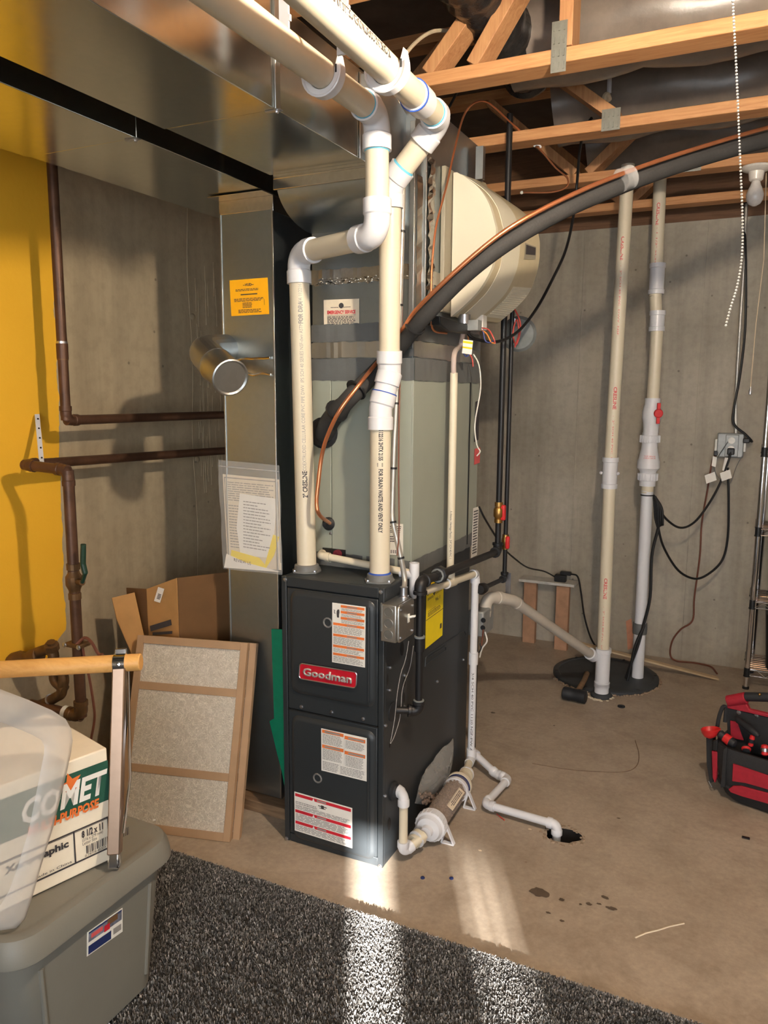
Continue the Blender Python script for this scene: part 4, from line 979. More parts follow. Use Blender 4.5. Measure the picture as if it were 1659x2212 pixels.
obj('white_ring', MB().lathe(tq-dd*.037, dd, [(0, R1), (0, R1+.0045), (.003, R1+.0045)], 18), 'pvc_white', cdn)
dn = V((dx+.006, dy, 0)); tz = PZ(1025, 1672, .05); dn = V((q1.x, q1.y, .055)); dn2 = PX(1025, 1660, dx)
fitting(cdn, [along(q1, q0, .03), q1, V((q1.x, q1.y, q1.z-.035))], R1, 'pvc_white', .014, hub=.016, t=.003)
run(cdn, [V((q1.x, q1.y, q1.z-.02)), V((q1.x, q1.y, .075))], R1, 'pvc_white', n=16)
zc = PX(1025, 1420, dx).z; obj('coupling', MB().lathe((q1.x, q1.y, zc-.022), (0, 0, 1), [(0, R1), (0, R1+.004), (.045, R1+.004), (.045, R1)], 18), 'pvc_white', cdn)
pipe_text('3/4 SCH 40 PVC 1120 NSF-PW ASTM D1785', V((q1.x, q1.y, zc-.05)), (0, 0, -1), CAM-V((q1.x, q1.y, CAM.z)), R1, .011, 'ink', cdn, width=.42)
# vertical feeder from humidifier into the tee
hv0 = V((tq.x, tq.y, tq.z+.03)); hvt = PD(992, 806, 2.62); hv1 = V((tq.x, tq.y, PX(990, 806, dx).z))
hd = thing('humidifier_drain', 'slim white PVC pipe and clear tube dropping from the humidifier', 'pipe', hv0)
run(hd, [hv0, hv1], .0125, n=16)
obj('clear_tube', MB().tube(smooth_path([hv1-V((0, 0, .03)), hv1+V((0, 0, .06)), PD(995, 745, 2.62), pb-V((0, 0, .01))], 5), .0085, 12), 'clear_tube', hd)
pipe_text('A Atkore | Heritage Plastics  3/4" SCH 40 PVC 1', V((hv0.x, hv0.y, PX(982, 1100, dx).z)), (0, 0, -1), CAM-V((hv0.x, hv0.y, CAM.z)), .0125, .010, 'ink', hd, width=.16)
# trap from the furnace to the neutralizer
nz = .062
k0 = PX(851, 1706, .0); 
n0, n1 = PZ(929, 1786, nz), PZ(994, 1692, nz)
nd = (n1-n0).normalized()
kb_ = V((.043, .056, .03))
kt = V((kb_.x, kb_.y, k0.z+.004)); k0 = V((.002, k0.y+.004, k0.z+.004))
pvc_line(cdn, [k0, kt, V((kt.x, kt.y, .034)), n0-nd*.05], R1, 'pvc', 'pvc_white', leg=[.034, .036], fil=.02, t=.0035, hub=.018)
run(cdn, [n1+nd*.03, V((q1.x, q1.y, nz))], R1, 'pvc', n=16)
mb = MB(); tt = V((q1.x, q1.y, nz-.002)); ndf = (tt-n1).normalized(); mb.lathe(tt-ndf*.04, ndf, [(0, R1), (0, R1+.004), (.08, R1+.004), (.08, R1)], 18); mb.lathe(tt, (0, 0, 1), [(0, R1+.004), (.042, R1+.004), (.042, R1)], 18)
obj('tee', mb, 'pvc_white', cdn, ang=30)
o1 = [tt+ndf*.03, tt+ndf*.055, PZ(1072, 1672, .03), PZ(1098, 1682, .028), PZ(1048, 1737, .028), PZ(1203, 1785, .030), V((HX-.018, HY+.0, -.07))]
o1[5] = V((HX-.02, HY+.002, .030)); o1[6] = V((HX-.02, HY+.002, -.075))
pvc_line(cdn, o1, R1, 'pvc_white', 'pvc_white', leg=[.02, .022, .032, .034, .032], fil=.018, t=.0035, hub=.014)
# neutralizer cartridge
ne = thing('condensate_neutralizer', 'clear condensate neutralizer cartridge with white screw caps lying on the floor', 'filter cartridge', (n0.lerp(n1, .5).x, n0.lerp(n1, .5).y, 0))
ln = (n1-n0).length; RC = .040
obj('media', MB().lathe(n0+nd*.01, nd, [(0, RC-.006), (ln-.02, RC-.006)], 22), 'media', ne)
pel = MB()
for i in range(420):
    t = random.uniform(.05, ln-.04); a = random.uniform(0, 6.28); ax, x_, y_ = frame_of(nd); pel.ball(n0+nd*t+(x_*math.cos(a)+y_*math.sin(a))*(RC-.005), .0055, 6, 4)
o = obj('pellets', pel, 'media', ne); o['kind'] = 'stuff'
obj('clear_shell', MB().lathe(n0, nd, [(0, RC+.001), (ln, RC+.001)], 28, False), 'clear_canister', ne)
obj('screw_cap', MB().lathe(n0+nd*.028, -nd, [(0, RC+.002), (0, RC+.010), (.03, RC+.010), (.034, RC+.004), (.048, RC-.002), (.052, .02), (.068, .018)], 28), 'pvc_white', ne, ang=25)
cr_ = MB()
for i in range(20):
    a = 2*math.pi*i/20; ax, x_, y_ = frame_of(nd); c = n0+nd*.012+(x_*math.cos(a)+y_*math.sin(a))*(RC+.0105); cr_.obox(c, nd, (x_*-math.sin(a)+y_*math.cos(a)), (x_*math.cos(a)+y_*math.sin(a)), .024, .004, .003)
obj('cap_grip', cr_, 'pvc_white', ne, sm=False)
obj('screw_cap', MB().lathe(n1-nd*.02, nd, [(0, RC+.002), (0, RC+.007), (.012, RC+.007), (.02, RC+.002), (.045, RC*.75), (.05, .02), (.075, .018)], 28), 'pvc', ne, ang=25)
obj('seal_ring', MB().lathe(n1-nd*.026, nd, [(0, RC+.0015), (0, RC+.004), (.006, RC+.004)], 28), 'navy', ne)
for s_, e in ((-1, n0), (1, n1)):
    ax_ = nd*s_ if s_ > 0 else (V((kt.x, kt.y, .036))-n0).normalized()
    c = e+ax_*(.062 if s_ < 0 else .07)
    obj('union_nut', MB().lathe(c, ax_, [(-.012, .018), (-.012, .026), (.006, .026), (.008, .02), (.014, .019), (.014, .0225), (.022, .0225), (.022, .014)], 20), 'pvc', ne, ang=25)
    obj('white_ring', MB().lathe(c+ax_*.002, ax_, [(0, .02), (0, .0275), (.006, .0275)], 20), 'pvc_white', ne)
sd_ = V((nd.y, -nd.x, 0)).normalized()
for t in (.03, ln-.045):
    c = n0+nd*t; base_ = V((c.x, c.y, 0))
    mb = MB(); mb.lathe(c-nd*.01, nd, [(0, RC+.0015), (0, RC+.005), (.014, RC+.005), (.014, RC+.0015)], 24)
    for sg in (-1, 1):
        tri = [base_+sd_*sg*.03+V((0, 0, .002)), base_+sd_*sg*.072+V((0, 0, .002)), c+sd_*sg*.045+V((0, 0, .0))]
        ins_ = [tri[0].lerp(tri[1], .28)+V((0, 0, .006)), tri[1]+V((0, 0, .006))-sd_*sg*.010, tri[2]-V((0, 0, .014))]
        for a_, b_ in ((0, 1), (1, 2), (2, 0)): mb.obox((tri[a_]+tri[b_])/2, tri[b_]-tri[a_], nd, (tri[b_]-tri[a_]).cross(nd), (tri[b_]-tri[a_]).length, .014, .005)
    obj('clamp_bracket', mb, 'pvc_white', ne, ang=30)
lt = n0+nd*(ln*.5); upv = (V((0, 0, 1))*.75+sd_*.66).normalized()
f = Fr(n0+nd*(ln*.72)+upv*(RC+.002)-sd_*.004, n0+nd*(ln*.30)+upv*(RC+.002)-sd_*.004, n0+nd*(ln*.72)+upv*(RC+.002)+(sd_*.75-V((0, 0, .66)))*.022); mb = MB(); f.slab(mb, 0, 0, 1, 1, 0, .001)
s = obj('label', mb, 'paper_old', ne, sm=False); ink = MB(); f.fine(ink, .1, .2, .9, .8, 3); obj('fine_print', ink, 'ink', s, sm=False)
# crumpled plastic bag of pellets leaning on the furnace
bgp = [(905, 1738), (910, 1702), (922, 1672), (942, 1645), (962, 1618), (980, 1602), (987, 1596), (985, 1615), (981, 1650), (974, 1690), (958, 1716), (932, 1738)]
bpx = []
for a_, b_ in zip(bgp, bgp[1:]+bgp[:1]): bpx += [(a_[0]+(b_[0]-a_[0])*k/3, a_[1]+(b_[1]-a_[1])*k/3) for k in range(3)]
mb = MB(); base_ = [PX(u, v, .022) for u, v in bpx]; cen = sum(base_, V((0, 0, 0)))/len(base_)
rings = []
for k in range(8):
    sc = 1-k/8*.92; ox = -.012+.032*math.sin(k/8*1.57)
    rings.append([cen+(p-cen)*(sc*random.uniform(.98, 1.02) if k else 1)+V((ox+random.uniform(-.003, .003), random.uniform(-.002, .002), random.uniform(-.002, .002))) for p in base_])
mb.loft(rings, True)
pg_ = thing('pellet_bag', 'crumpled clear plastic bag propped against the furnace behind the neutralizer', 'plastic bag', base_[0])
obj('bag_film', mb, 'bag_plastic', pg_, ang=25)
pm = MB()
for i in range(60):
    p = PX(random.uniform(906, 950), random.uniform(1712, 1736), .024); pm.ball(p+V((random.uniform(0, .012), 0, 0)), .0055, 6, 4)
o = obj('pellets', pm, 'media', pg_); o['kind'] = 'stuff'

st_ = PD(1036, 350, 2.62)
tag(obj('steel_strut', MB().box(st_.x-.013, st_.y-.003, st_.z-.055, st_.x+.013, st_.y, st_.z+.05).box(st_.x-.013, st_.y, st_.z-.055, st_.x-.010, st_.y+.02, st_.z+.05).box(st_.x+.010, st_.y, st_.z-.055, st_.x+.013, st_.y+.02, st_.z+.05), 'galv_plain'), 'short galvanized steel strut hanging above the humidifier', 'bracket')

# ================================================================ copper water pipes on the left wall
RC1 = .0158
cw = thing('copper_water_pipe', 'tarnished copper pipe dropping from the ceiling and elbowing right along the wall', 'pipe', (-1.05, -.16, 1.34))
c_top = PX(104, 300, -1.05); c_el = PX(143, 908, -1.05); 
yv = c_el.y; c_top = V((-1.05, yv, 2.4)); zr = PX(492, 896, -1.05).z
def copper_el(parent, a, c, b, r, mat='copper_old', k=1.0):
    a, c, b = V(a), V(c), V(b); pa, pb = along(c, a, r*2.8*k), along(c, b, r*2.8*k); mb = MB(); mb.tube([pa, c, pb], r*1.1, 16, r*2.2, 7)
    for e, i in ((pa, c), (pb, c)): mb.lathe(e, i-e, [(-.001, r), (-.001, r*1.2), (.014, r*1.2), (.016, r*1.1)], 16)
    return obj('elbow', mb, mat, parent, ang=30)
obj('riser', MB().cyl(c_top, (-1.05, yv, c_el.z), RC1, n=16), 'copper_old', cw)
obj('wall_run', MB().cyl((-1.05, yv, c_el.z), (-1.05, 1.3, zr), RC1, n=16), 'copper_old', cw)
copper_el(cw, c_top, (-1.05, yv, c_el.z), (-1.05, 1.3, zr), RC1)
for v0 in (740, 775): 
    z = PX(130, v0, -1.05).z; obj('solder_joint', MB().lathe((-1.05, yv, z-.004), (0, 0, 1), [(0, RC1), (0, RC1*1.08), (.008, RC1*1.08), (.008, RC1)], 16), 'zinc' if v0 == 740 else 'bronze', cw)
z0, z1 = PX(130, 775, -1.05).z, PX(130, 742, -1.05).z
obj('coupling', MB().lathe((-1.05, yv, z0), (0, 0, 1), [(0, RC1*1.14), (z1-z0, RC1*1.14)], 16), 'copper_old', cw)
# second, lower pipe with shut-off valve
x2 = -1.08; py = PX(52, 1004, x2); ye = py.y
z2 = py.z; zR = PX(495, 975, x2).z
cv = thing('copper_main_pipe', 'tarnished copper pipe with green-handled shut-off valve down the left wall', 'pipe', (-.9, ye, .4))
xd_ = PY(147, 1022, ye).x; zt_ = PY(147, 1016, ye).z
zb_ = PY(165, 1545, ye).z
obj('wall_run', MB().cyl((x2, ye, z2), (x2, 1.3, zR-(zR-z2)*0+(zR-z2)*.3), RC1, n=16), 'copper_old', cv)
copper_el(cv, (x2, 1.3, zR), (x2, ye, z2), (xd_, ye, zt_), RC1)
obj('cross_run', MB().cyl((x2, ye, z2), (xd_, ye, zt_), RC1*1.02, n=16), 'copper_old', cv)
copper_el(cv, (x2, ye, z2), (xd_, ye, zt_), (xd_, ye, zb_), RC1*1.02)
obj('drop_pipe', MB().cyl((xd_, ye, zt_), (xd_, ye, zb_), RC1*1.05, n=16), 'copper_old', cv)
copper_el(cv, (xd_, ye, zt_), (xd_, ye, zb_), (xd_-.3, ye-.03, zb_+.02), RC1*1.15, 'bronze')
obj('lower_run', MB().cyl((xd_, ye, zb_), (xd_-.2, ye-.02, zb_+.01), RC1*1.05, n=16), 'copper_old', cv)
obj('white_ring', MB().lathe((xd_-.052, ye-.004, zb_+.003), (-1, -.1, .06), [(0, RC1), (0, RC1*1.35), (.016, RC1*1.35), (.016, RC1)], 16), 'wire_white', cv)
zv = PY(155, 1255, ye).z
obj('valve_body', MB().lathe((xd_, ye, zv-.055), (0, 0, 1), [(0, .019), (.018, .019), (.02, .016), (.03, .018), (.045, .025), (.07, .025), (.08, .018), (.09, .016), (.092, .02), (.11, .02)], 14), 'bronze', cv, ang=25)
hp = PY(178, 1258, ye-.012)
obj('valve_stem', MB().cyl((xd_, ye, zv), hp, .010, n=10), 'bronze', cv)
hq = PY(180, 1176, ye-.02); hm = PY(184, 1238, ye-.016)
obj('lever', MB().tube([hp, hm, PY(179, 1218, ye-.018), hq], .0075, 10, .01, rr=[.006, .0065, .007, .008, .0085, .0085, .0085, .0085, .0085, .0085, .0085, .0085, .0085, .008]), 'valve_green', cv)
# ground clamp
zc = PY(162, 1390, ye).z
obj('ground_clamp', MB().box(xd_-.032, ye-.024, zc-.007, xd_+.032, ye+.024, zc+.007), 'bronze', cv, bev=.004)
for dx_ in (-.036, .036): screw(cv, (xd_+dx_*.8, ye-.024, zc), (0, -1, 0), .006, 'zinc', 'clamp_screw')
obj('ground_wire', MB().tube(smooth_path([V((xd_+.01, ye-.02, zc)), PY(182, 1378, ye), PY(198, 1388, ye), PY(212, 1412, ye), PY(222, 1414, ye)], 4), .005, 6), 'wire_brown', cv)
obj('ground_wire', MB().tube(smooth_path([V((xd_+.02, ye, zc)), PY(182, 1420, ye), PY(192, 1460, ye), PY(202, 1520, ye), PY(204, 1555, ye), PY(196, 1600, ye)], 4), .004, 6), 'wire_brown', cv)
# meter and fittings at the far left
wm = thing('water_meter', 'dark bronze water meter with pipe fittings low on the left wall', 'water meter', PY(20, 1440, ye+.02))
mc = PY(-8, 1432, ye)
obj('meter_body', MB().lathe(mc, (0, 0, 1), [(-.05, .02), (-.04, .05), (-.005, .055), (.0, .045), (.02, .042), (.062, .042), (.064, .036)], 20), 'black_plastic', wm)
obj('meter_lid', MB().lathe(mc+V((0, 0, .064)), (0, 0, 1), [(0, .042), (.02, .042), (.03, .034)], 20), 'cable_cream', wm)
p = [PY(30, 1424, ye), PY(75, 1412, ye), PY(115, 1400, ye)]
obj('union', MB().lathe(PY(20, 1432, ye), p[1]-p[0], [(0, .022), (.03, .03), (.06, .03), (.075, .022), (.10, .02), (.11, .024), (.15, .024), (.152, .018)], 14), 'bronze', wm)
obj('elbow', MB().tube([p[1], p[2]+V((0, 0, .004)), PY(118, 1470, ye), PY(140, 1490, ye)], .017, 12, .02), 'bronze', wm)
obj('cap', MB().lathe(PY(113, 1403, ye-.01), (.2, -.3, 1), [(0, .022), (.02, .022), (.022, .014), (.03, .014)], 8), 'bronze', wm, ang=20)
obj('lower_pipe', MB().tube([PY(30, 1560, ye), PY(70, 1530, ye), PY(105, 1515, ye), PY(132, 1500, ye), PY(138, 1470, ye), PY(133, 1440, ye)], .0165, 14, .02), 'bronze', wm)
obj('joint_ring', MB().lathe(PY(108, 1512, ye), PY(132, 1500, ye)-PY(105, 1515, ye), [(0, .0165), (0, .0185), (.006, .0185)], 14), 'zinc', wm)
# perforated strap on the yellow wall
ps = MB(); a, b_ = PX(80, 895, XL+.01), PX(90, 1000, x2+.02); d_ = b_-a
ps.obox((a+b_)/2, d_, (0, 1, 0), d_.cross(V((0, 1, 0))), d_.length, .018, .002)
pst = thing('pipe_hanger_strap', 'white perforated hanger strap on the yellow painted wall', 'strap', b_)
obj('band', ps, 'pvc_white', pst)
for i in range(5): obj('hole', MB().lathe(a.lerp(b_, .1+.2*i)+V((.002, 0, 0)), (1, 0, .1), [(0, .0035), (.001, .0035)], 8), 'dark_seam', pst)

# ================================================================ things leaning left of the furnace
BRp = PZ(496, 1820, .001); e_ = (PZ(370, 1804, .001)-BRp).normalized(); bk = V((e_.y, -e_.x, 0)); th = .305
upf = (V((0, 0, 1))*math.cos(th)+bk*math.sin(th)).normalized(); nf = e_.cross(upf).normalized()
if nf.dot(CAM-BRp) < 0: nf = -nf
def air_filter(label, o):
    W_, H_, T_ = .40, .635, .019
    t = thing('air_filter', label, 'air filter', o, 'cardboard air filters')
    def bar(a0, a1, h0, h1, nm='frame_rail', d0=-.0005, d1=T_):
        return obj(nm, MB().prism([o+e_*a0+upf*h0+nf*-d0, o+e_*a1+upf*h0+nf*-d0, o+e_*a1+upf*h1+nf*-d0, o+e_*a0+upf*h1+nf*-d0], nf*-(d1-d0)), 'filter_frame', t, bev=.0008)
    bar(0, .024, 0, H_); bar(W_-.024, W_, 0, H_); bar(.024, W_-.024, 0, .026); bar(.024, W_-.024, H_-.026, H_)
    obj('filter_media', MB().prism([o+e_*.02+upf*.02-nf*.004, o+e_*(W_-.02)+upf*.02-nf*.004, o+e_*(W_-.02)+upf*(H_-.02)-nf*.006, o+e_*.02+upf*(H_-.02)-nf*.006], -nf*.012), 'fibre', t)
    for h in (.185, .455): bar(.022, W_-.022, h, h+.026, 'cross_strap', .002, .006)
air_filter('cardboard framed fibreglass air filter standing in front', BRp)
o2 = PZ(521, 1797, .001)
air_filter('second cardboard framed air filter mostly hidden behind the front one', BRp-nf*.0215-e_*.024)
# cardboard carton behind the filters
cb = thing('cardboard_carton', 'open brown cardboard carton behind the air filters', 'carton', (-.9, .12, 0))
c1, c2, c3 = V((-1.15, .10, 0)), V((-.93, .08, 0)), V((-.70, .42, 0))
def panel(pts, th_, mat, nm): 
    n = (pts[1]-pts[0]).cross(pts[2]-pts[0]).normalized(); return obj(nm, MB().prism(pts, n*th_), mat, cb, bev=.0008)
ctop = PY(383, 1248, .08); cl = PY(318, 1272, .08)
g0 = PY(300, 1300, .09)
panel([V((cl.x, .085, 0)), V((ctop.x, .08, 0)), ctop, cl], .004, 'cardboard', 'front_panel')
rt_ = PX(512, 1236, -.69); rt_ = V((-.69, .30, PX(512, 1236, -.69).z))
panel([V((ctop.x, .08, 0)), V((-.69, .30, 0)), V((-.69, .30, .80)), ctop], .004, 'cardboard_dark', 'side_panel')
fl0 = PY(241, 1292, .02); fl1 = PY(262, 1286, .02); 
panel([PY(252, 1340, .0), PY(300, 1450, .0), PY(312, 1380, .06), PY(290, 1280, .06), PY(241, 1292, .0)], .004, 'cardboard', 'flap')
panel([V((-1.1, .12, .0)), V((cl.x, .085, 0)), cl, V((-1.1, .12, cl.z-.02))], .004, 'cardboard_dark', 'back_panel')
f = Fr(PY(342, 1268, .072), PY(355, 1272, .072), PY(333, 1298, .072)); mb = MB(); f.slab(mb, 0, 0, 1, 1, 0, .001); s = obj('shipping_label', mb, 'paper', cb, sm=False); ink = MB(); f.fine(ink, .3, .4, .9, .8, 4, fill=.7); obj('fine_print', ink, 'ink', s, sm=False)
f = Fr(PY(324, 1352, .070), PY(369, 1338, .070), PY(326, 1364, .070)); mb = MB(); f.slab(mb, 0, 0, 1, 1, 0, .001); obj('black_mark', mb, 'ink', cb, sm=False)
f = Fr(PY(330, 1366, .070), PY(372, 1363, .070), PY(330, 1372, .070)); mb = MB(); f.slab(mb, 0, 0, 1, 1, 0, .001); obj('black_mark', mb, 'ink', cb, sm=False)
# green panel between drop duct and furnace
gp = [PY(u, v, .10) for u, v in ((586, 1359), (625, 1360), (640, 1700), (613, 1690), (609, 1668), (597, 1622), (582, 1558), (592, 1552))]
gp = [PY(u, v, .10) for u, v in ((586, 1359), (612, 1360))]+[V((-.372, .10, gp[0].z)), V((-.372, .10, .01)), V((-.395, .10, .01))]+[PY(u, v, .10) for u, v in ((609, 1668), (597, 1622), (582, 1558), (592, 1552))]
tag(obj('green_panel', MB().prism(gp, (0, .005, 0)), 'green_board'), 'bright green plastic sheet wedged between the drop duct and the furnace', 'plastic sheet')
# bag of paperwork on the drop duct
yb_ = DY0-.006
bgq = [PY(u, v, yb_) for u, v in ((474, 993), (605, 1005), (613, 1241), (484, 1228))]
db = thing('document_bag', 'clear zip bag of installation papers taped to the drop duct', 'document bag', bgq[3])
def dpan(q, th_, mat, nm, y, bend=0):
    P_ = [PY(u, v, y) for u, v in q]; return obj(nm, MB().prism(P_, (0, th_, 0)), mat, db)
a = dpan(((481, 1024), (603, 1036), (608, 1232), (492, 1220)), .001, 'paper_old', 'form_sheet', yb_+.004)
f = Fr(PY(484, 1030, yb_+.0038), PY(600, 1040, yb_+.0038), PY(493, 1200, yb_+.0038)); ink = MB(); f.fine(ink, .06, .05, .94, .30, 9, fill=.35); f.fine(ink, .06, .34, .5, .9, 16, fill=.35); mb = MB()
for q in ((0, 0, 1, .012), (0, .0, .015, 1), (.985, 0, 1, 1)): f.quad(ink, *q, .0006)
obj('fine_print', ink, 'ink_light', a, sm=False)
b2 = dpan(((518, 1066), (598, 1078), (588, 1205), (520, 1200), (511, 1140)), .0008, 'paper', 'receipt', yb_+.002)
f = Fr(PY(520, 1070, yb_+.0018), PY(596, 1080, yb_+.0018), PY(520, 1190, yb_+.0018)); ink = MB(); f.fine(ink, .08, .08, .9, .95, 16, fill=.3, ragged=.5); obj('fine_print', ink, 'ink_light', b2, sm=False)
y2_ = dpan(((500, 1188), (560, 1205), (572, 1220), (590, 1155), (603, 1160), (592, 1200), (574, 1228), (520, 1216), (498, 1200)), .0008, 'yellow', 'yellow_leaflet', yb_+.0012)
text('REVIEW US', PY(505, 1212, yb_+.0008), (1, 0, -.1), (0, 0, 1), .016, 'ink', y2_, width=.07)
dpan(((489, 1196), (530, 1215), (608, 1236), (484, 1226)), .0006, 'paper', 'white_leaflet', yb_+.0005)
nx_, nz_ = 14, 20; rows = []
for j in range(nz_+1):
    r_ = []
    for i in range(nx_+1):
        s_, t_ = i/nx_, j/nz_; p = bgq[0].lerp(bgq[1], s_).lerp(bgq[3].lerp(bgq[2], s_), t_); r_.append(p+V((0, -.004-.004*math.sin(s_*9+t_*5)*math.sin(t_*7)-.003*random.random(), 0)))
    rows.append(r_)
mb = MB().loft(rows, False, False); obj('bag_film', mb, 'clear_plastic', db, ang=180)
obj('zip_strip', MB().tube([bgq[0].lerp(bgq[3], .055)+V((0, -.007, 0)), bgq[1].lerp(bgq[2], .055)+V((0, -.007, 0))], .0018, 6), 'clear_plastic', db)

# ================================================================ carpet
CH = .022; CYE = -.235
cp_ = thing('carpet', 'dark grey speckled cut-pile carpet covering the floor in the foreground', 'carpet', (0.8, -1.5, 0))
obj('backing', MB().box(XL, YF, .0005, XR, CYE-.006, .010), 'carpet_base', cp_, sm=False)
import numpy as np
rng = np.random.default_rng(3)
n = 290000
X_ = rng.uniform(-1.0, 1.45, n); Y_ = CYE-(rng.random(n)**1.6)*1.15
d_c = np.hypot(X_-.4, Y_+.6)
h = rng.uniform(.013, .022, n)+.0; tx = rng.normal(0, .0032, n); ty_ = rng.normal(0, .0032, n)
edge = Y_ > CYE-.012; ty_[edge] = np.abs(ty_[edge])*.9+.001
ang = rng.uniform(0, np.pi, n); wd = rng.uniform(.0007, .0015, n); ca, sa = np.cos(ang)*wd, np.sin(ang)*wd
vv = np.empty((n, 4, 3), np.float32)
vv[:, 0] = np.stack([X_-ca, Y_-sa, np.full(n, .006)], 1); vv[:, 1] = np.stack([X_+ca, Y_+sa, np.full(n, .006)], 1)
vv[:, 2] = np.stack([X_+tx+ca*1.1, Y_+ty_+sa*1.1, h], 1); vv[:, 3] = np.stack([X_+tx-ca*1.1, Y_+ty_-sa*1.1, h], 1)
vv -= np.array([.8, -1.5, 0], np.float32)
me = bpy.data.meshes.new('pile'); me.vertices.add(4*n); me.vertices.foreach_set('co', vv.ravel())
me.loops.add(4*n); me.loops.foreach_set('vertex_index', np.arange(4*n, dtype=np.int32)); me.polygons.add(n); me.polygons.foreach_set('loop_start', np.arange(0, 4*n, 4, dtype=np.int32))
me.update(); me.validate()
tone = rng.choice(np.array([[.03, .027, .025], [.075, .07, .064], [.14, .13, .12], [.24, .225, .21], [.38, .36, .34]]), n, p=[.16, .24, .26, .21, .13])
colr = np.ones((n, 4), np.float32); colr[:, :3] = tone*1.45
at_ = me.color_attributes.new('tuft', 'FLOAT_COLOR', 'POINT'); at_.data.foreach_set('color', np.repeat(colr, 4, axis=0).ravel())
o = link('pile', me, 'carpet_pile', cp_); o['kind'] = 'stuff'

# ================================================================ grey tote, paper case, lid and rail in the left foreground
TZL = .385
to = thing('storage_tote', 'grey plastic storage tote with lid on the carpet at lower left', 'storage bin', (-.57, -.83, CH-.003))
def rect_ring(x0, y0, x1, y1, r, z): return [V((x0+x, y0+y, z)) for x, y in rr_poly(x1-x0, y1-y0, r, 6)]
bz = CH-.002
obj('tub', MB().loft([rect_ring(-.83, -1.02, -.293, -.665, .06, bz), rect_ring(-.83, -1.02, -.288, -.66, .06, bz+.004), rect_ring(-.855, -1.055, -.276, -.625, .06, .31), rect_ring(-.858, -1.058, -.272, -.62, .06, .345)], True), 'tote', to, ang=40)
obj('tub_rim', MB().loft([rect_ring(-.868, -1.068, -.264, -.612, .065, .318), rect_ring(-.868, -1.068, -.264, -.612, .065, .342)], True), 'tote', to, bev=.002)
obj('lid', MB().loft([rect_ring(-.882, -1.083, -.250, -.598, .075, .332), rect_ring(-.882, -1.083, -.250, -.598, .075, .338), rect_ring(-.876, -1.077, -.255, -.603, .072, .366), rect_ring(-.868, -1.069, -.263, -.611, .068, .382), rect_ring(-.853, -1.054, -.278, -.626, .06, TZL), rect_ring(-.846, -1.047, -.287, -.635, .055, TZL-.004), rect_ring(-.83, -1.03, -.30, -.65, .05, TZL-.006)], True), 'tote', to, ang=40)
# recessed side field and label on the right side of the tub
f = Fr(PX(189, 2013, -.272), PX(264, 1962, -.272), PX(187, 2066, -.272)); mb = MB(); 
def onside(u, v): p = PX(u, v, -.276); return PX(u, v, -.2755-.017*(.31-p.z)/.29)
q = [onside(188, 2014), onside(264, 1961), onside(264, 2012), onside(187, 2066)]
f = Fr(q[0], q[1], q[3]); mb = MB().prism(q, f.n*.0012); s = obj('product_label', mb, 'paper', to, sm=False)
def sub(a0, b0, a1, b1, mat, nm, n=.0016):
    P_ = [q[0].lerp(q[1], a).lerp(q[3].lerp(q[2], a), b)+f.n*n for a, b in ((a0, b0), (a1, b0), (a1, b1), (a0, b1))]; return obj(nm, MB().add(P_, [(0, 1, 2, 3)]), mat, s, sm=False)
sub(.03, .03, .97, .45, 'label_photo', 'label_picture'); sub(.03, .03, .97, .10, 'navy', 'label_band', .0018); sub(.03, .60, .66, .95, 'navy', 'label_band', .0018); sub(.10, .16, .42, .34, 'ink_red', 'label_logo', .002); sub(.46, .22, .62, .48, 'danger_red', 'label_spot', .002); sub(.55, .05, .85, .3, 'cardboard_dark', 'label_spot', .0019); sub(.72, .6, .95, .85, 'ink_light', 'label_barcode', .002)
rib = MB()
for y in (-.70, -.985): rib.tube([(-.289, y, .06), (-.2775, y+(.012 if y > -.8 else -.012), .30)], .006, 8)
obj('tub_rib', MB().tube([(-.2885, -.705, .06), (-.2785, -.690, .29)], .006, 8), 'tote', to); obj('tub_rib', MB().tube([(-.2885, -.985, .06), (-.2785, -1.0, .29)], .006, 8), 'tote', to)
obj('lid_latch_mark', MB().tube([PZ(330, 1772, TZL-.003), PZ(336, 1771, TZL-.003)], .002, 6), 'paper', to)

BA = PZ(243, 1855, TZL-.003); BD = (PZ(65, 1940, TZL-.003)-BA).normalized(); BN = V((-BD.y, BD.x, 0))
if BN.dot(CAM-BA) < 0: BN = -BN
BH = .268; BL = .43; BWd = .28
pb_ = thing('paper_case', 'white copier-paper case with dark green band standing on the tote', 'paper box', BA+BD*BL/2-BN*BWd/2)
obj('carton', MB().prism([BA, BA+BD*BL, BA+BD*BL-BN*BWd, BA-BN*BWd], (0, 0, BH)), 'box_white', pb_, bev=.003)
lidp = BA+V((0, 0, BH))
def bx_(u, v): return PP(u, v, BA+BN*.0006, BN)
FB = Fr(BA+BD*BL+V((0, 0, BH)), BA+V((0, 0, BH)), BA+BD*BL)
mb = MB(); FB.quad(mb, 0, .105, 1, .455, .0012); gb_ = obj('green_band', mb, 'box_green', pb_, sm=False)
up_ = V((0, 0, 1)); rd = -BD
def btext(s_, u, v, width, size, mat, **k):
    p = bx_(u, v); return text(s_, p+BN*.0018, rd, up_, size, mat, pb_, width=width, **k)
p = bx_(40, 1793); 
wC = (bx_(226, 1690)-bx_(40, 1800)).length
btext('COMET', 42, 1783, (V((bx_(228, 1693).x, bx_(228, 1693).y, 0))-V((bx_(42, 1783).x, bx_(42, 1783).y, 0))).length, .07, 'paper', bold=.0025, shear=.25, height=.056)
btext('MULTI-PURPOSE', 58, 1806, (V((bx_(212, 1712).x, bx_(212, 1712).y, 0))-V((bx_(58, 1806).x, bx_(58, 1806).y, 0))).length, .03, 'orange', bold=.0012, shear=.2, height=.022)
sc_ = bx_(152, 1694); mb = MB()
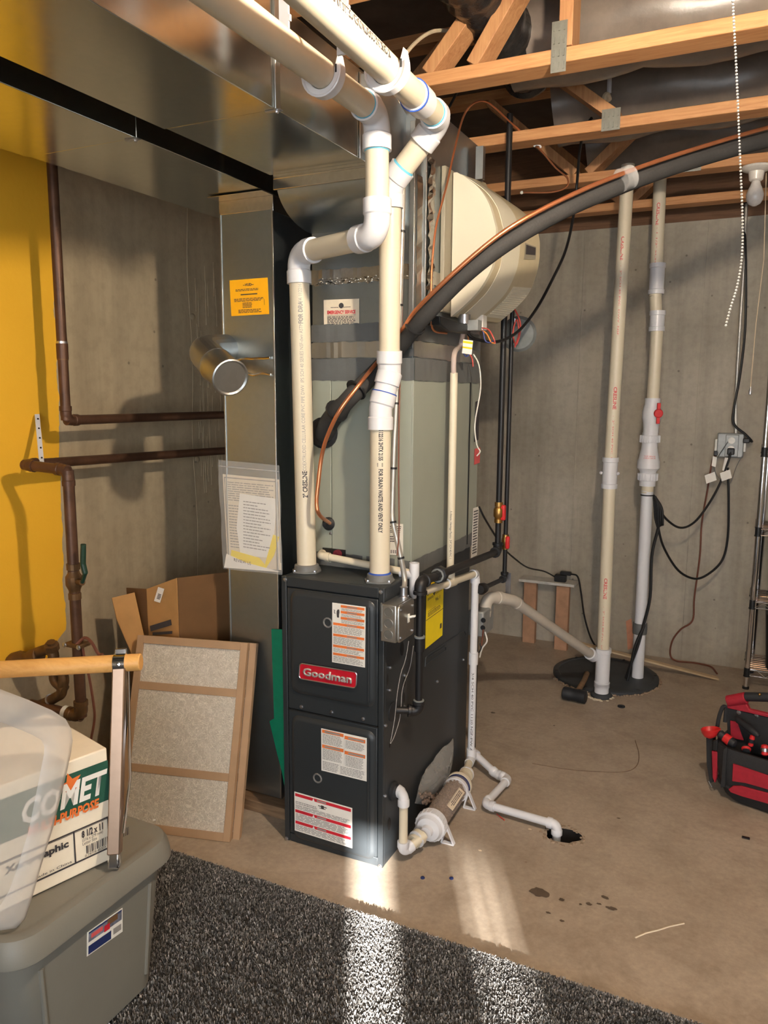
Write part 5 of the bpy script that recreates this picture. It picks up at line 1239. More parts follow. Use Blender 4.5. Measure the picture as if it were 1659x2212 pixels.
st = [sc_+(rd*math.cos(a)+up_*math.sin(a))*(.028 if i % 2 == 0 else .012)+BN*.0008 for i, a in enumerate([math.pi/2+math.pi*k/5+.2 for k in range(10)])]
mb.add(st, [tuple(range(10))]); obj('star', mb, 'orange', pb_, sm=False)
# printed frame with size and barcode
ink = MB()
def bquad(a0, b0, a1, b1, m_=ink): return FB.quad(m_, a0, b0, a1, b1, .0014)
fa = lambda u, v: 1-(bx_(u, v)-BA).dot(BD)/BL
aD = fa(161, 1830); aR = .985
for q_ in ((.0, .60, 1, .612), (.0, .875, 1, .89), (aR-.006, .60, aR, .89), (aD-.004, .6, aD+.004, .885), (.0, .615, 1, .619), ): bquad(*q_)
for i in range(26): bquad(aD+.06+i*.0095, .775, aD+.06+i*.0095+(.003 if i % 3 else .006), .845)
obj('print_frame', ink, 'ink', pb_, sm=False)
text('8 1/2 x 11', FB.p(aD+.04, .69, .0014), rd, up_, .022, 'ink', pb_, width=(aR-aD)*BL*.62, bold=.0008)
text('(216 x 279 mm)', FB.p(aD+.04, .725, .0014), rd, up_, .010, 'ink', pb_, width=(aR-aD)*BL*.6)
text('Letter Size', FB.p(aD+.04, .758, .0014), rd, up_, .010, 'ink', pb_, width=(aR-aD)*BL*.42)
text('0 74718 40303 7', FB.p(aD+.05, .868, .0014), rd, up_, .008, 'ink', pb_, width=(aR-aD)*BL*.7)
text('Xerographic', FB.p(aD-.34, .71, .0014), rd, up_, .022, 'ink', pb_, width=.135, bold=.0008)
text('Made in China', FB.p(aD-.22, .86, .0014), rd, up_, .008, 'ink', pb_, width=.085)
# frosted lid leaning against the case
lb0 = PZ(32, 2006, TZL+.002); ltop = BA+BD*.17+V((0, 0, BH))+BN*.012
lx = BD; lz = (ltop-lb0)-lx*(ltop-lb0).dot(lx); lz.normalize(); ln_ = lx.cross(lz).normalized()
if ln_.dot(CAM-lb0) < 0: ln_ = -ln_
def lpt(u, v): return PP(u, v, lb0, ln_)
out = [lpt(u, v) for u, v in ((33, 2004), (52, 1985), (66, 1945), (90, 1860), (112, 1790), (135, 1700), (152, 1625), (155, 1600), (152, 1575), (140, 1553), (110, 1534), (60, 1512), (0, 1489), (-60, 1465))]
inn = [lpt(u, v) for u, v in ((-30, 1965), (0, 1955), (18, 1925), (38, 1870), (62, 1790), (80, 1700), (94, 1630), (95, 1612), (88, 1598), (70, 1588), (45, 1577), (15, 1565), (-20, 1553), (-80, 1530))]
tail = [lpt(-200, 1420), lpt(-260, 1900), lpt(-160, 1985), lpt(-20, 2012)]
tin = [lpt(-190, 1490), lpt(-230, 1880), lpt(-150, 1950), lpt(-90, 1968)]
O_ = out+tail; I_ = inn+tin
fl_ = thing('frosted_lid', 'translucent frosted plastic bin lid leaning against the paper case', 'lid', lb0)
rim = MB(); rim.loft([[p-ln_*.006 for p in O_], [p+ln_*.004 for p in O_], [p.lerp(q_, .18)+ln_*.010 for p, q_ in zip(O_, I_)], [p.lerp(q_, .8)+ln_*.010 for p, q_ in zip(O_, I_)], [p+ln_*.002 for p in I_]], False)
obj('rim', rim, 'frost_lid', fl_, ang=60)
pan = MB(); pan.add([p+ln_*.002 for p in I_], [tuple(range(len(I_)))]); obj('panel', pan, 'frost_panel', fl_)
# wooden rail on chrome uprights
fr = thing('rail_stand', 'wooden rail clamped to a chrome upright standing on the tote lid', 'rack', PZ(247, 1878, TZL))
u0 = PZ(247, 1874, TZL+.004); u1 = PD(259, 1440, 1.76); ra = PD(305, 1430, 1.77); rl = PD(-160, 1455, 1.75)
obj('wooden_rail', MB().cyl(ra, rl, .0195, n=20), 'beech', fr, bev=.002)
ud = (u1-u0).normalized(); rdn = (rl-ra).normalized(); fn_ = ud.cross(rdn).normalized()
if fn_.dot(CAM-u0) < 0: fn_ = -fn_
obj('upright', MB().obox((u0+ud*.03+u1)/2, ud, rdn, fn_, (u1-u0).length-.03, .029, .024), 'satin_warm', fr, bev=.003)
obj('foot_tip', MB().obox(u0+ud*.018, ud, rdn, fn_, .04, .027, .02), 'chrome', fr, bev=.005)
cl_ = u1+(ra-u1)*.0; ax_c = ra.lerp(rl, (cl_-ra).dot(rdn)/(rl-ra).length)
obj('clamp', MB().lathe(ax_c-rdn*.013, rdn, [(0, .0195), (0, .0225), (.026, .0225), (.026, .0195)], 22), 'chrome', fr)
obj('clamp_tab', MB().obox(ax_c+ud*.026, rdn, ud, fn_, .026, .014, .01), 'chrome', fr, bev=.002)
screw(fr, ax_c+fn_*.0222, fn_, .0035, 'chrome', 'rivet')
b0_ = PD(277, 1450, 1.79); b1_ = PD(281, 1680, 1.76); b2_ = PD(266, 1800, 1.705)
obj('flat_brace', MB().tube([b0_, b1_, b2_], .003, 8), 'chrome', fr)
u2b = u0+V((rl-ra).to_tuple())*.92; u2t = u1+(rl-ra)*.92
obj('upright', MB().obox((u2b+u2t)/2, u2t-u2b, rdn, fn_, (u2t-u2b).length, .024, .024), 'chrome', fr, bev=.003)
# maroon fabric bin at the very corner
m0 = PZ(18, 2212, CH)
tag(obj('maroon_bin', MB().loft([rect_ring(m0.x-.40, -1.34, m0.x-.022, -1.105, .02, CH-.002), rect_ring(m0.x-.41, -1.35, m0.x-.015, -1.10, .02, .20)], True), 'maroon', bev=.004), 'maroon fabric bin just showing in the lower left corner', 'bin')

# ================================================================ sump corner
SX, SY = .345, 1.70
s2x, s2y = .462, 2.0
sl = thing('sump_cover', 'round black sump lid set in the concrete floor', 'sump lid', (.315, 1.98, 0))
cx_, cy_ = .315, 1.975
obj('cover', MB().lathe((cx_, cy_, 0), (0, 0, 1), [(0, .262), (.016, .262), (.020, .256), (.020, .236), (.016, .232), (.016, .001)], 48), 'sump_black', sl)
for k in range(6): screw(sl, (cx_+.247*math.cos(k*1.05+.3), cy_+.247*math.sin(k*1.05+.3), .02), (0, 0, 1), .007, 'black_iron', 'bolt')
cau = MB()
for i in range(60):
    a = -2.6+i*.055; r = .268+random.uniform(-.005, .006); cau.ball((cx_+r*math.cos(a), cy_+r*math.sin(a), .004), random.uniform(.005, .011), 6, 4, (1, 1, .6))
o = obj('caulk_bead', cau, 'chip_conc', sl); o['kind'] = 'stuff'
R15 = .0285
sp1 = thing('sump_vent_pipe', 'cream PVC pipe with red lettering standing left of the other sump pipe', 'pipe', (SX, SY, 0))
zt1 = 2.42
def X1(z): return SX+(-.012 if .6 < z < 1.6 else 0)
run(sp1, [(SX, SY, .02), (SX-.012, SY, 1.12), (SX, SY, zt1)], R15, n=22)
def sleeve(parent, p, z0, z1, r, mat='pvc_white', nm='coupling', lip=.003):
    return obj(nm, MB().lathe((p[0], p[1], z0), (0, 0, 1), [(0, r), (0, r+.005+lip), (.02, r+.005+lip), (.022, r+.005), (z1-z0-.022, r+.005), (z1-z0-.02, r+.005+lip), (z1-z0, r+.005+lip), (z1-z0, r)], 22), mat, parent, ang=25)
za, zb = PY(1318, 1055, SY).z, PY(1318, 988, SY).z
sleeve(sp1, (SX-.012, SY), za, zb, R15)
for dx_ in (-.038, .038): obj('boss', MB().ball((SX-.012+dx_, SY-.01, (za+zb)/2), .008, 8, 5), 'pvc_white', sp1)
zc, zd = PY(1302, 1512, SY).z, PY(1302, 1400, SY).z
sleeve(sp1, (SX, SY), zc, zc+.085, R15); sleeve(sp1, (SX, SY), zc+.07, zd, R15, nm='wye')
obj('floor_ring', MB().lathe((SX, SY, 0), (0, 0, 1), [(0, .05), (.008, .052), (.016, .046), (.02, .036)], 20), 'sump_black', sp1)
ck = MB()
for i in range(40):
    a = random.uniform(0, 6.28); r = random.uniform(.045, .08); ck.ball((SX-.02+r*math.cos(a), SY-.015+r*math.sin(a)*.8, .004), random.uniform(.004, .010), 6, 4, (1.4, 1, .5))
o = obj('caulk_crumbs', ck, 'paper_old', sp1); o['kind'] = 'stuff'
toc1 = CAM-V((SX, SY, CAM.z))
for v_, m_ in ((540, 1), (862, 1), (1275, 0)):
    pipe_text('CRESLINE', V((SX-.006, SY, PY(1335, v_-26, SY).z)), (0, 0, -1), toc1, R15, .020, 'ink_red', sp1, width=.10)
    pipe_text('-  2" SCH 40 PVC  DWV  NSF', V((SX-.008, SY, PY(1335, v_+35, SY).z)), (0, 0, -1), toc1, R15, .010, 'ink_red', sp1, width=.30)
# branch from behind the furnace into the wye
br = thing('sump_inlet_pipe', 'grey-white PVC pipe sloping from behind the furnace down to the sump pipe', 'pipe', (.1, 1.2, .3))
b_end = V((SX-.03, SY-.01, zc+.20)); b_end = PY(1283, 1418, SY-.005); b_el = PD(1108, 1297, 3.15); b_el2 = PD(1050, 1290, 3.05)
run(br, [along(b_el, b_end, .03), b_end], .0215, 'pvc_grey', n=18)
fitting(br, [PD(1046, 1330, 3.05), PD(1052, 1290, 3.05), PD(1082, 1292, 3.1)], .0205, 'pvc_grey', .03, hub=.02, t=.004)
fitting(br, [PD(1075, 1291, 3.09), b_el, along(b_el, b_end, .05)], .0205, 'pvc_grey', .03, hub=.02, t=.004)
obj('white_hub', MB().lathe(along(b_end, b_el, .05), b_end-b_el, [(0, .0215), (0, .029), (.045, .029), (.05, .024)], 18), 'pvc_white', br)
# grey control unit behind the furnace
cu_ = thing('condensate_pump', 'small grey pump unit with wires behind the furnace', 'pump', PD(1042, 1420, 3.0))
pq = PD(1042, 1345, 3.0)
obj('pump_body', MB().box(pq.x-.05, pq.y-.03, pq.z-.05, pq.x+.014, pq.y+.10, pq.z+.05), 'box_grey', cu_, bev=.006)
obj('pump_foot', MB().box(pq.x-.045, pq.y+.05, 0, pq.x-.035, pq.y+.06, pq.z-.03), 'black_plastic', cu_)
for u, v in ((1044, 1340), (1043, 1356)): obj('port', MB().lathe(PY(u, v, pq.y-.03), (0, -1, 0), [(0, .01), (.003, .009)], 10), 'black_plastic', cu_)
for mt, pts in (('wire_brown', ((1044, 1360), (1042, 1380), (1040, 1395))), ('wire_white', ((1048, 1365), (1052, 1385), (1042, 1400), (1036, 1420))), ('cord', ((1036, 1390), (1040, 1400), (1034, 1410)))):
    obj('wire', MB().tube(smooth_path([PY(u, v, pq.y-.035) for u, v in pts], 4), .003, 6), mt, cu_)
# discharge pipe with check valve and ball valve
sp2 = thing('sump_discharge_pipe', 'white PVC sump discharge pipe with check valve and red ball-valve handle', 'pipe', (s2x, s2y, .02))
def Z2(v): return PY(1405, v, s2y).z
x_hi = PY(1424, 420, s2y).x; x_lo = s2x+.004
run(sp2, [(s2x+.008, s2y, .0), (x_lo, s2y, Z2(1060))], R15, 'pvc_white', n=22)
run(sp2, [(x_lo, s2y, Z2(1065)), (x_lo+.002, s2y, Z2(700))], R15, n=22)
run(sp2, [(x_lo-.014, s2y, Z2(640)), (x_hi, s2y, 2.42)], R15, n=22)
run(sp2, [(x_lo, s2y, Z2(710)), (x_lo-.014, s2y, Z2(640))], R15-.001, n=22)
sleeve(sp2, (x_lo-.012, s2y), Z2(636), Z2(570), R15); sleeve(sp2, (x_lo, s2y), Z2(716), Z2(672), R15)
# ball valve
zv0, zv1 = Z2(935), Z2(860); hv = zv1-zv0
obj('ball_valve', MB().lathe((x_lo, s2y, zv0), (0, 0, 1), [(0, .036), (hv*.12, .036), (hv*.3, .039), (hv*.45, .045), (hv*.6, .045), (hv*.75, .039), (hv*.8, .036), (hv, .036), (hv, R15)], 22), 'pvc_white', sp2, ang=30)
hx = PY(1422, 893, s2y-.055); hdir = V((.35, -.94, 0)).normalized()
obj('valve_hub', MB().cyl((x_lo+.02, s2y-.02, hx.z), hx, .012, n=12), 'pvc_white', sp2)
obj('valve_handle', MB().lathe(hx, hdir, [(-.006, .02), (.006, .022), (.010, .018)], 18).obox(hx+hdir*.002, (.0, 0, 1), hdir.cross(V((0, 0, 1))), hdir, .098, .016, .010), 'red', sp2, bev=.002)
# check valve with two union nuts
def nut(v0, v1, nm='union_nut'):
    z0_, z1_ = Z2(v1), Z2(v0); o = obj(nm, MB().lathe((x_lo-.002, s2y, z0_), (0, 0, 1), [(0, .044), (.003, .046), (z1_-z0_-.003, .046), (z1_-z0_, .044)], 22), 'pvc_white', sp2)
    rb_ = MB()
    for k in range(22):
        a = 2*math.pi*k/22; rb_.obox((x_lo-.002+.0465*math.cos(a), s2y+.0465*math.sin(a), (z0_+z1_)/2), (0, 0, 1), (-math.sin(a), math.cos(a), 0), (math.cos(a), math.sin(a), 0), (z1_-z0_)*.9, .004, .003)
    obj('nut_ribs', rb_, 'pvc_white', o, sm=False)
nut(940, 956); nut(1022, 1038)
z0_, z1_ = Z2(1050), Z2(935); hh = z1_-z0_
obj('check_valve', MB().lathe((x_lo-.002, s2y, z0_), (0, 0, 1), [(0, R15), (0, .038), (hh*.24, .038), (hh*.28, .040), (hh*.34, .053), (hh*.46, .053), (hh*.52, .048), (hh*.72, .038), (hh*.8, .037), (hh, .037)], 24), 'pvc_white', sp2, ang=30)
toc2 = (CAM-V((s2x, s2y, CAM.z)))
pipe_text('CHECK VALVE', V((x_lo-.03, s2y-.004, Z2(988))), (1, 0, 0), toc2, .050, .009, 'ink_red', sp2, width=.055) if False else text('TOP HINGE', PY(1391, 987, s2y-.053), (1, .12, 0), (0, 0, 1), .009, 'ink_red', sp2, width=.052)
text('CHECK VALVE', PY(1390, 991, s2y-.054), (1, .12, 0), (0, 0, 1), .009, 'ink_red', sp2, width=.054)
for v_ in (460,): 
    pipe_text('CRESLINE', V((x_hi, s2y, Z2(v_-18))), (0, 0, -1), toc2, R15, .020, 'ink_red', sp2, width=.10); pipe_text('- 1 1/2" SCH 40', V((x_hi, s2y, Z2(v_+34))), (0, 0, -1), toc2, R15, .010, 'ink_red', sp2, width=.20)
obj('duct_tape_wrap', MB().lathe((s2x+.006, s2y, PY(1380, 1368, s2y).z), (0, 0, 1), [(0, .03), (0, .034), (.03, .036), (.055, .034), (.055, .03)], 20), 'duct_tape', sp2)
# pump cord bundle and cords to the outlet
ob = PY(1582, 962, YB-.03)
oc = thing('outlet_box', 'grey weatherproof outlet box with plugs on the back wall', 'outlet', (ob.x, YB-.02, ob.z-.06))
w2, h2 = .072, .062
obj('box_body', MB().box(ob.x-w2, YB-.05, ob.z-h2, ob.x+w2*.75, YB-.001, ob.z+h2), 'box_grey', oc, bev=.006)
obj('cover_plate', MB().box(ob.x-w2*.45, YB-.058, ob.z-h2*.92, ob.x+w2*.4, YB-.05, ob.z+h2*.88), 'box_grey', oc, bev=.003)
for dz_ in (.022, -.022): obj('receptacle', MB().lathe((ob.x-.004, YB-.058, ob.z+dz_+.004), (0, -1, 0), [(0, .017), (.003, .017), (.004, .014)], 18), 'outlet_white', oc)
obj('plug', MB().box(ob.x-.02, YB-.095, ob.z-.045, ob.x+.014, YB-.058, ob.z-.012), 'black_plastic', oc, bev=.005)
obj('plug', MB().box(ob.x+.048, YB-.085, ob.z+.016, ob.x+.08, YB-.05, ob.z+.04), 'black_plastic', oc, bev=.005)
obj('plug', MB().box(ob.x-w2-.012, YB-.05, ob.z-.055, ob.x-w2+.012, YB-.02, ob.z-.03), 'black_plastic', oc, bev=.003)
for dx_ in (-w2-.004, w2*.8): obj('side_hinge', MB().box(ob.x+dx_-.006, YB-.045, ob.z-.03, ob.x+dx_+.006, YB-.02, ob.z+.03), 'outlet_white', oc, bev=.002)
obj('bail_wire', MB().tube(smooth_path([V((ob.x-.02, YB-.062, ob.z+.02)), PY(1545, 1000, YB-.06), PY(1550, 1030, YB-.06), PY(1575, 1045, YB-.06), PY(1590, 1010, YB-.06), PY(1603, 985, YB-.05)], 5), .002, 6), 'zinc', oc)
cdt = thing('wall_conduit', 'thin metal conduit running up the back wall from the outlet box', 'conduit', (ob.x, YB-.02, ob.z+.06))
obj('tube', MB().tube(smooth_path([V((ob.x+.012, YB-.03, ob.z+h2)), PY(1590, 850, YB-.03), PY(1600, 680, YB-.03), PY(1608, 560, YB-.03), PY(1612, 440, YB-.03)], 4), .0085, 10), 'emt', cdt)
def cord(name, label, cat, pts, r, mat='cord', ends=None):
    o = MB().tube(smooth_path(pts, 6), r, 8); return tag(obj(name, o, mat), label, cat)
Yc = YB-.05
cord('wall_cable', 'black cord hanging beside the wall conduit into the outlet box', 'cord', [V((ob.x+.08, YB-.07, ob.z+.028)), PY(1624, 953, Yc), PY(1610, 938, Yc), PY(1585, 915, Yc), PY(1586, 880, Yc), PY(1600, 800, Yc), PY(1610, 700, Yc), PY(1611, 560, Yc), PY(1608, 470, YB-.02), PY(1612, 430, YB-.02)], .006)
Ys = YB-.10
wt = thing('pump_cord', 'long black sump pump cord looped from the outlet to the discharge pipe', 'cord', PY(1425, 1075, s2y+.03))
pa_ = [V((ob.x-.003, YB-.09, ob.z-.03)), PY(1572, 1000, Ys), PY(1555, 1045, Ys), PY(1530, 1090, Ys-.04), PY(1500, 1128, Ys-.10), PY(1470, 1140, Ys-.18), PY(1440, 1122, Ys-.28), PY(1418, 1090, s2y-.02), PY(1412, 1070, s2y-.04)]
pb2 = [PY(1572, 1010, Ys), PY(1574, 1080, Ys), PY(1572, 1160, Ys), PY(1560, 1210, Ys), PY(1530, 1240, Ys-.05), PY(1500, 1250, Ys-.10), PY(1465, 1232, Ys-.18), PY(1435, 1185, Ys-.28), PY(1422, 1140, s2y-.02), PY(1413, 1075, s2y-.04)]
obj('upper_loop', MB().tube(smooth_path(pa_, 6), .0058, 8), 'cord', wt); obj('lower_loop', MB().tube(smooth_path(pb2, 6), .0058, 8), 'cord', wt)
bdl = MB()
for k in range(5):
    bdl.tube(smooth_path([PY(1413+k*.5, 1072, s2y-.045), PY(1414+k*4, 1090+k*2, s2y-.05-.004*k), PY(1415+k*4.2, 1118+k*3, s2y-.05-.004*k), PY(1421+k*2.5, 1140-k*2, s2y-.05), PY(1416+k*2, 1118, s2y-.04), PY(1412, 1074, s2y-.042)], 5), .0052, 7)
obj('coiled_bundle', bdl, 'cord', wt)
obj('cable_tie', MB().lathe((x_lo, s2y, Z2(1071)), (0, 0, 1), [(0, R15+.001), (0, R15+.003), (.006, R15+.003), (.006, R15+.001)], 18), 'black_plastic', wt)
obj('drop_cord', MB().tube(smooth_path([PY(1422, 1140, s2y-.03), PY(1408, 1200, s2y-.035), PY(1404, 1290, s2y-.04), PY(1390, 1350, s2y-.045), PY(1376, 1400, s2y-.06), PY(1360, 1440, s2y-.06), V((PY(1352, 1475, s2y-.06).x, s2y-.06, .02))], 5), .0075, 8), 'cord', wt)
obj('drop_cord', MB().tube(smooth_path([PY(1392, 1350, s2y-.045), PY(1372, 1395, s2y-.07), PY(1362, 1440, s2y-.07), PY(1353, 1478, s2y-.08)], 5), .0065, 8), 'cord', wt)
for u, v, s_ in ((1530, 1035, -1), (1563, 1030, 1)):
    f = Fr(PY(u-8, v-8, Ys-.01), PY(u+14, v-16, Ys-.01), PY(u-4, v+10, Ys-.01)); mb = MB(); f.slab(mb, 0, 0, 1, 1, 0, .001); obj('cord_tag', mb, 'paper', wt, sm=False)
f = Fr(PY(1540, 985, Ys), PY(1549, 988, Ys), PY(1537, 1006, Ys)); mb = MB(); f.slab(mb, 0, 0, 1, 1, 0, .001); obj('cord_tag', mb, 'paper', wt, sm=False)
f = Fr(PY(1566, 988, Ys), PY(1576, 990, Ys), PY(1560, 1016, Ys)); mb = MB(); f.slab(mb, 0, 0, 1, 1, 0, .001); obj('cord_tag', mb, 'paper', wt, sm=False)
Yw = YB-.015
cord('floor_cord', 'thin dark cord down the back wall to the floor by the lath', 'cord', [V((ob.x-w2, YB-.04, ob.z-.045)), PY(1538, 1000, Yw), PY(1528, 1060, Yw), PY(1516, 1130, Yw), PY(1512, 1200, Yw), PY(1500, 1290, Yw), PY(1496, 1340, Yw), PY(1470, 1360, Yw), PY(1452, 1385, Yw), PY(1448, 1415, Yw-.02), V(PZ(1462, 1428, .006)), V(PZ(1500, 1432, .006)), V(PZ(1535, 1440, .006)), V(PZ(1549, 1455, .006))], .0045, 'wire_brown')
# orange spray mark
obj('spray_mark', MB().prism([PY(u, v, YB-.0005) for u, v in ((1352, 1342), (1364, 1336), (1368, 1370), (1366, 1400), (1356, 1404), (1354, 1370))], (0, -.0006, 0)), 'spray_orange', wb)
# wooden lath
la, lb_ = V(PZ(1552, 1466, .006)), PY(1247, 1388, 2.06)
ld_ = (lb_-la)
tag(obj('wooden_lath', MB().obox((la+lb_)/2, ld_, V((0, 0, 1)).cross(ld_), V((0, 0, 1)), ld_.length, .035, .009), 'lath_wood'), 'long thin wooden lath propped across behind the sump pipes', 'lath')
# wooden stand with adapter
zt_s = PY(1127, 1250, 2.36).z
ws = thing('wooden_stand', 'small stand of two wooden legs with a grey top board by the back wall', 'stand', (-.1, 2.33, 0))
lA, lB = PZ(1143, 1386, 0), PZ(1212, 1402, 0)
ztop = PY(1127, 1246, lA.y).z-.016
for p in (lA, lB): obj('leg', MB().box(p.x-.033, p.y-.02, 0, p.x+.033, p.y+.02, ztop).box(p.x-.033, p.y+.02, 0, p.x-.0, min(p.y+.035, YB-.004), ztop) if False else MB().box(p.x-.036, p.y-.022, 0, p.x+.036, p.y+.016, ztop), 'stand_wood', ws, bev=.002)
obj('top_board', MB().box(lA.x-.06, lA.y-.055, ztop, lB.x+.06, YB-.004, ztop+.016), 'stand_top', ws, bev=.002)
pa2 = PY(1214, 1244, 2.345)
ad = thing('power_adapter', 'black plug-in power adapter resting on the wooden stand', 'adapter', (pa2.x, pa2.y, ztop+.016))
obj('adapter_body', MB().box(pa2.x-.04, pa2.y-.02, ztop+.0165, pa2.x+.025, pa2.y+.02, ztop+.056), 'black_plastic', ad, bev=.005)
obj('plug_body', MB().box(pa2.x-.01, pa2.y-.01, ztop+.056, pa2.x+.05, pa2.y+.022, ztop+.076), 'black_plastic', ad, bev=.004)
obj('input_cord', MB().tube(smooth_path([PX(1035, 1095, .02), PX(1050, 1125, .03), PD(1085, 1180, 3.3), PD(1110, 1205, 3.6), PD(1140, 1226, 4.0), PD(1175, 1234, 4.2), V((pa2.x-.04, pa2.y, ztop+.04))], 6), .004, 7), 'cord', ad)
obj('output_cord', MB().tube(smooth_path([V((pa2.x+.05, pa2.y, ztop+.066)), PY(1248, 1246, 2.3), PY(1255, 1280, 2.3), PY(1262, 1330, 2.3), PY(1275, 1375, 2.28), PY(1290, 1400, 2.22), PY(1310, 1420, 2.15)], 6), .005, 7), 'cord', ad)
# rubber mallet
mh = thing('rubber_mallet', 'black rubber mallet with wooden handle lying on the sump lid', 'mallet', PZ(1238, 1510, 0))
m0_, m1_ = PZ(1216, 1496, .034), PZ(1266, 1506, .034)
obj('head', MB().lathe(m0_, m1_-m0_, [(0, .024), (.004, .030), (.035, .031), (.04, .029), (.07, .029), (.075, .031), (.108, .030), (.112, .024)], 22), 'black_rubber', mh)
obj('handle', MB().tube([m0_.lerp(m1_, .55), PZ(1262, 1470, .042), PZ(1268, 1455, .045)], .013, 12), 'old_wood', mh)

# ================================================================ wire shelf at the right edge
wsf = thing('wire_shelf', 'chrome wire shelving rack against the back wall at the right edge', 'shelf rack', (1.4, 2.25, 0))
px_, pyf, pyb = .968, 2.12, 2.38
for x_, y_ in ((px_, pyf), (px_+.02, pyb), (1.86, pyf), (1.86, pyb)):
    obj('post', MB().cyl((x_, y_, .01), (x_, y_, 1.62), .0125, n=14), 'chrome', wsf); obj('foot', MB().lathe((x_, y_, 0), (0, 0, 1), [(0, .016), (.012, .016), (.014, .01)], 10), 'black_plastic', wsf)
for v_ in (1448, 1300, 1142, 970):
    z = PY(1625, v_, pyf).z
    z = max(z, .06)
    sh = obj('shelf', MB().tube([(px_, pyf, z), (1.86, pyf, z), (1.86, pyb, z), (px_, pyb, z), (px_, pyf, z)], .004, 8).tube([(px_, pyf, z-.03), (1.86, pyf, z-.03), (1.86, pyb, z-.03), (px_, pyb, z-.03), (px_, pyf, z-.03)], .0035, 8), 'chrome', wsf)
    for k in range(9):
        y_ = pyf+.03*k+.012; obj('shelf_wire', MB().tube([(px_, y_, z+.004), (1.86, y_, z+.004)], .0026, 6), 'chrome', sh)
    zig = []
    for k in range(25): zig.append(V((px_+.01+k*.036, pyf, z-.028+(.026 if k % 2 else 0))))
    obj('truss_wire', MB().tube(zig, .0022, 6), 'chrome', sh)
    zig = [V((px_, pyf+.01+k*.03, z-.028+(.026 if k % 2 else 0))) for k in range(9)]
    obj('truss_wire', MB().tube(zig, .0022, 6), 'chrome', sh)
    for y_ in (pyf, pyb): obj('collar', MB().lathe((px_, y_, z-.035), (0, 0, 1), [(0, .0155), (.006, .0155), (.0065, .0135), (.045, .0135)], 12), 'black_plastic', sh)
zs_ = PY(1655, 1200, 2.25).z
tag(obj('dark_bin', MB().loft([rect_ring(1.05, 2.14, 1.6, 2.36, .03, PY(1625, 1448, pyf).z+.009), rect_ring(1.03, 2.13, 1.62, 2.37, .03, PY(1625, 1300, pyf).z-.06)], True), 'black_plastic', bev=.004), 'dark bin on a middle tier of the wire rack', 'bin')
tag(obj('dark_bin', MB().loft([rect_ring(1.05, 2.14, 1.6, 2.36, .03, PY(1625, 1300, pyf).z+.009), rect_ring(1.03, 2.13, 1.62, 2.37, .03, PY(1625, 1142, pyf).z-.06)], True), 'black_plastic', bev=.004), 'dark bin on an upper tier of the wire rack', 'bin')

# ================================================================ red and black tool bag
tb = thing('tool_bag', 'open red and black tool bag on the floor at the right edge', 'tool bag', (1.12, .95, 0))

O = V((.868, .905, 0)); E1 = V((.955, -.297, 0)); E2 = V((.297, .955, 0))
def bp(a, b, z): return O+E1*a+E2*b+V((0, 0, z))
def bag_ring(a0, b0, a1, b1, r, z): return [bp(a0+x, b0+y, z) for x, y in rr_poly(a1-a0, b1-b0, r, 7)]
def bf(u, v, b=0.): return PP(u, v, O+E2*b, E2)
zr_ = bf(1580, 1620).z
obj('base_pan', MB().loft([bag_ring(.05, .03, .445, .265, .06, .002), bag_ring(.03, .012, .46, .275, .07, .02), bag_ring(.018, .0, .47, .285, .07, .055)], True), 'bag_black', tb, ang=50)
obj('body', MB().loft([bag_ring(.018, .0, .47, .285, .07, .05), bag_ring(.0, -.006, .475, .29, .075, .12), bag_ring(-.008, -.004, .47, .285, .075, zr_-.01), bag_ring(-.004, .0, .466, .281, .07, zr_), bag_ring(.012, .014, .452, .268, .06, zr_-.002), bag_ring(.03, .02, .44, .26, .06, .08)], True), 'bag_black', tb, ang=60)
obj('base_piping', MB().tube([p for p in bag_ring(.012, -.004, .472, .289, .072, .062)]+[bag_ring(.012, -.004, .472, .289, .072, .062)[0]], .006, 8), 'bag_black', tb)
def bpatch(q_, mat, nm, b=-.012, t=.008): return obj(nm, MB().prism([bf(u, v, b) for u, v in q_], E2*t), mat, tb, bev=.002)
bpatch(((1583, 1650), (1700, 1690), (1700, 1716), (1659, 1706), (1610, 1692), (1581, 1688)), 'bag_red', 'red_panel')
bpatch(((1573, 1705), (1583, 1698), (1600, 1698), (1700, 1725), (1700, 1750), (1659, 1737), (1600, 1720), (1578, 1712)), 'bag_red', 'red_panel')
bpatch(((1562, 1618), (1570, 1614), (1566, 1700), (1556, 1702)), 'bag_black', 'corner_binding', -.010)
bpatch(((1537, 1622), (1550, 1625), (1548, 1680), (1544, 1692), (1539, 1680)), 'bag_red', 'end_panel', .022, .012)
bpatch(((1525, 1588), (1541, 1586), (1538, 1640), (1540, 1690), (1533, 1692), (1526, 1650)), 'bag_black', 'end_pocket', .05, .03)
bpatch(((1540, 1600), (1550, 1598), (1549, 1622), (1539, 1621)), 'black_plastic', 'buckle', .02, .01)
obj('metal_bar', MB().tube([bf(1531, 1687, .04), bf(1538, 1700, .035)], .0025, 6), 'zinc', tb)
obj('strap', MB().tube(smooth_path([bf(1548, 1580, .09), bf(1553, 1550, .10), bf(1561, 1528, .12), bf(1568, 1530, .13), bf(1566, 1560, .12)], 5), .007, 8), 'bag_black', tb)
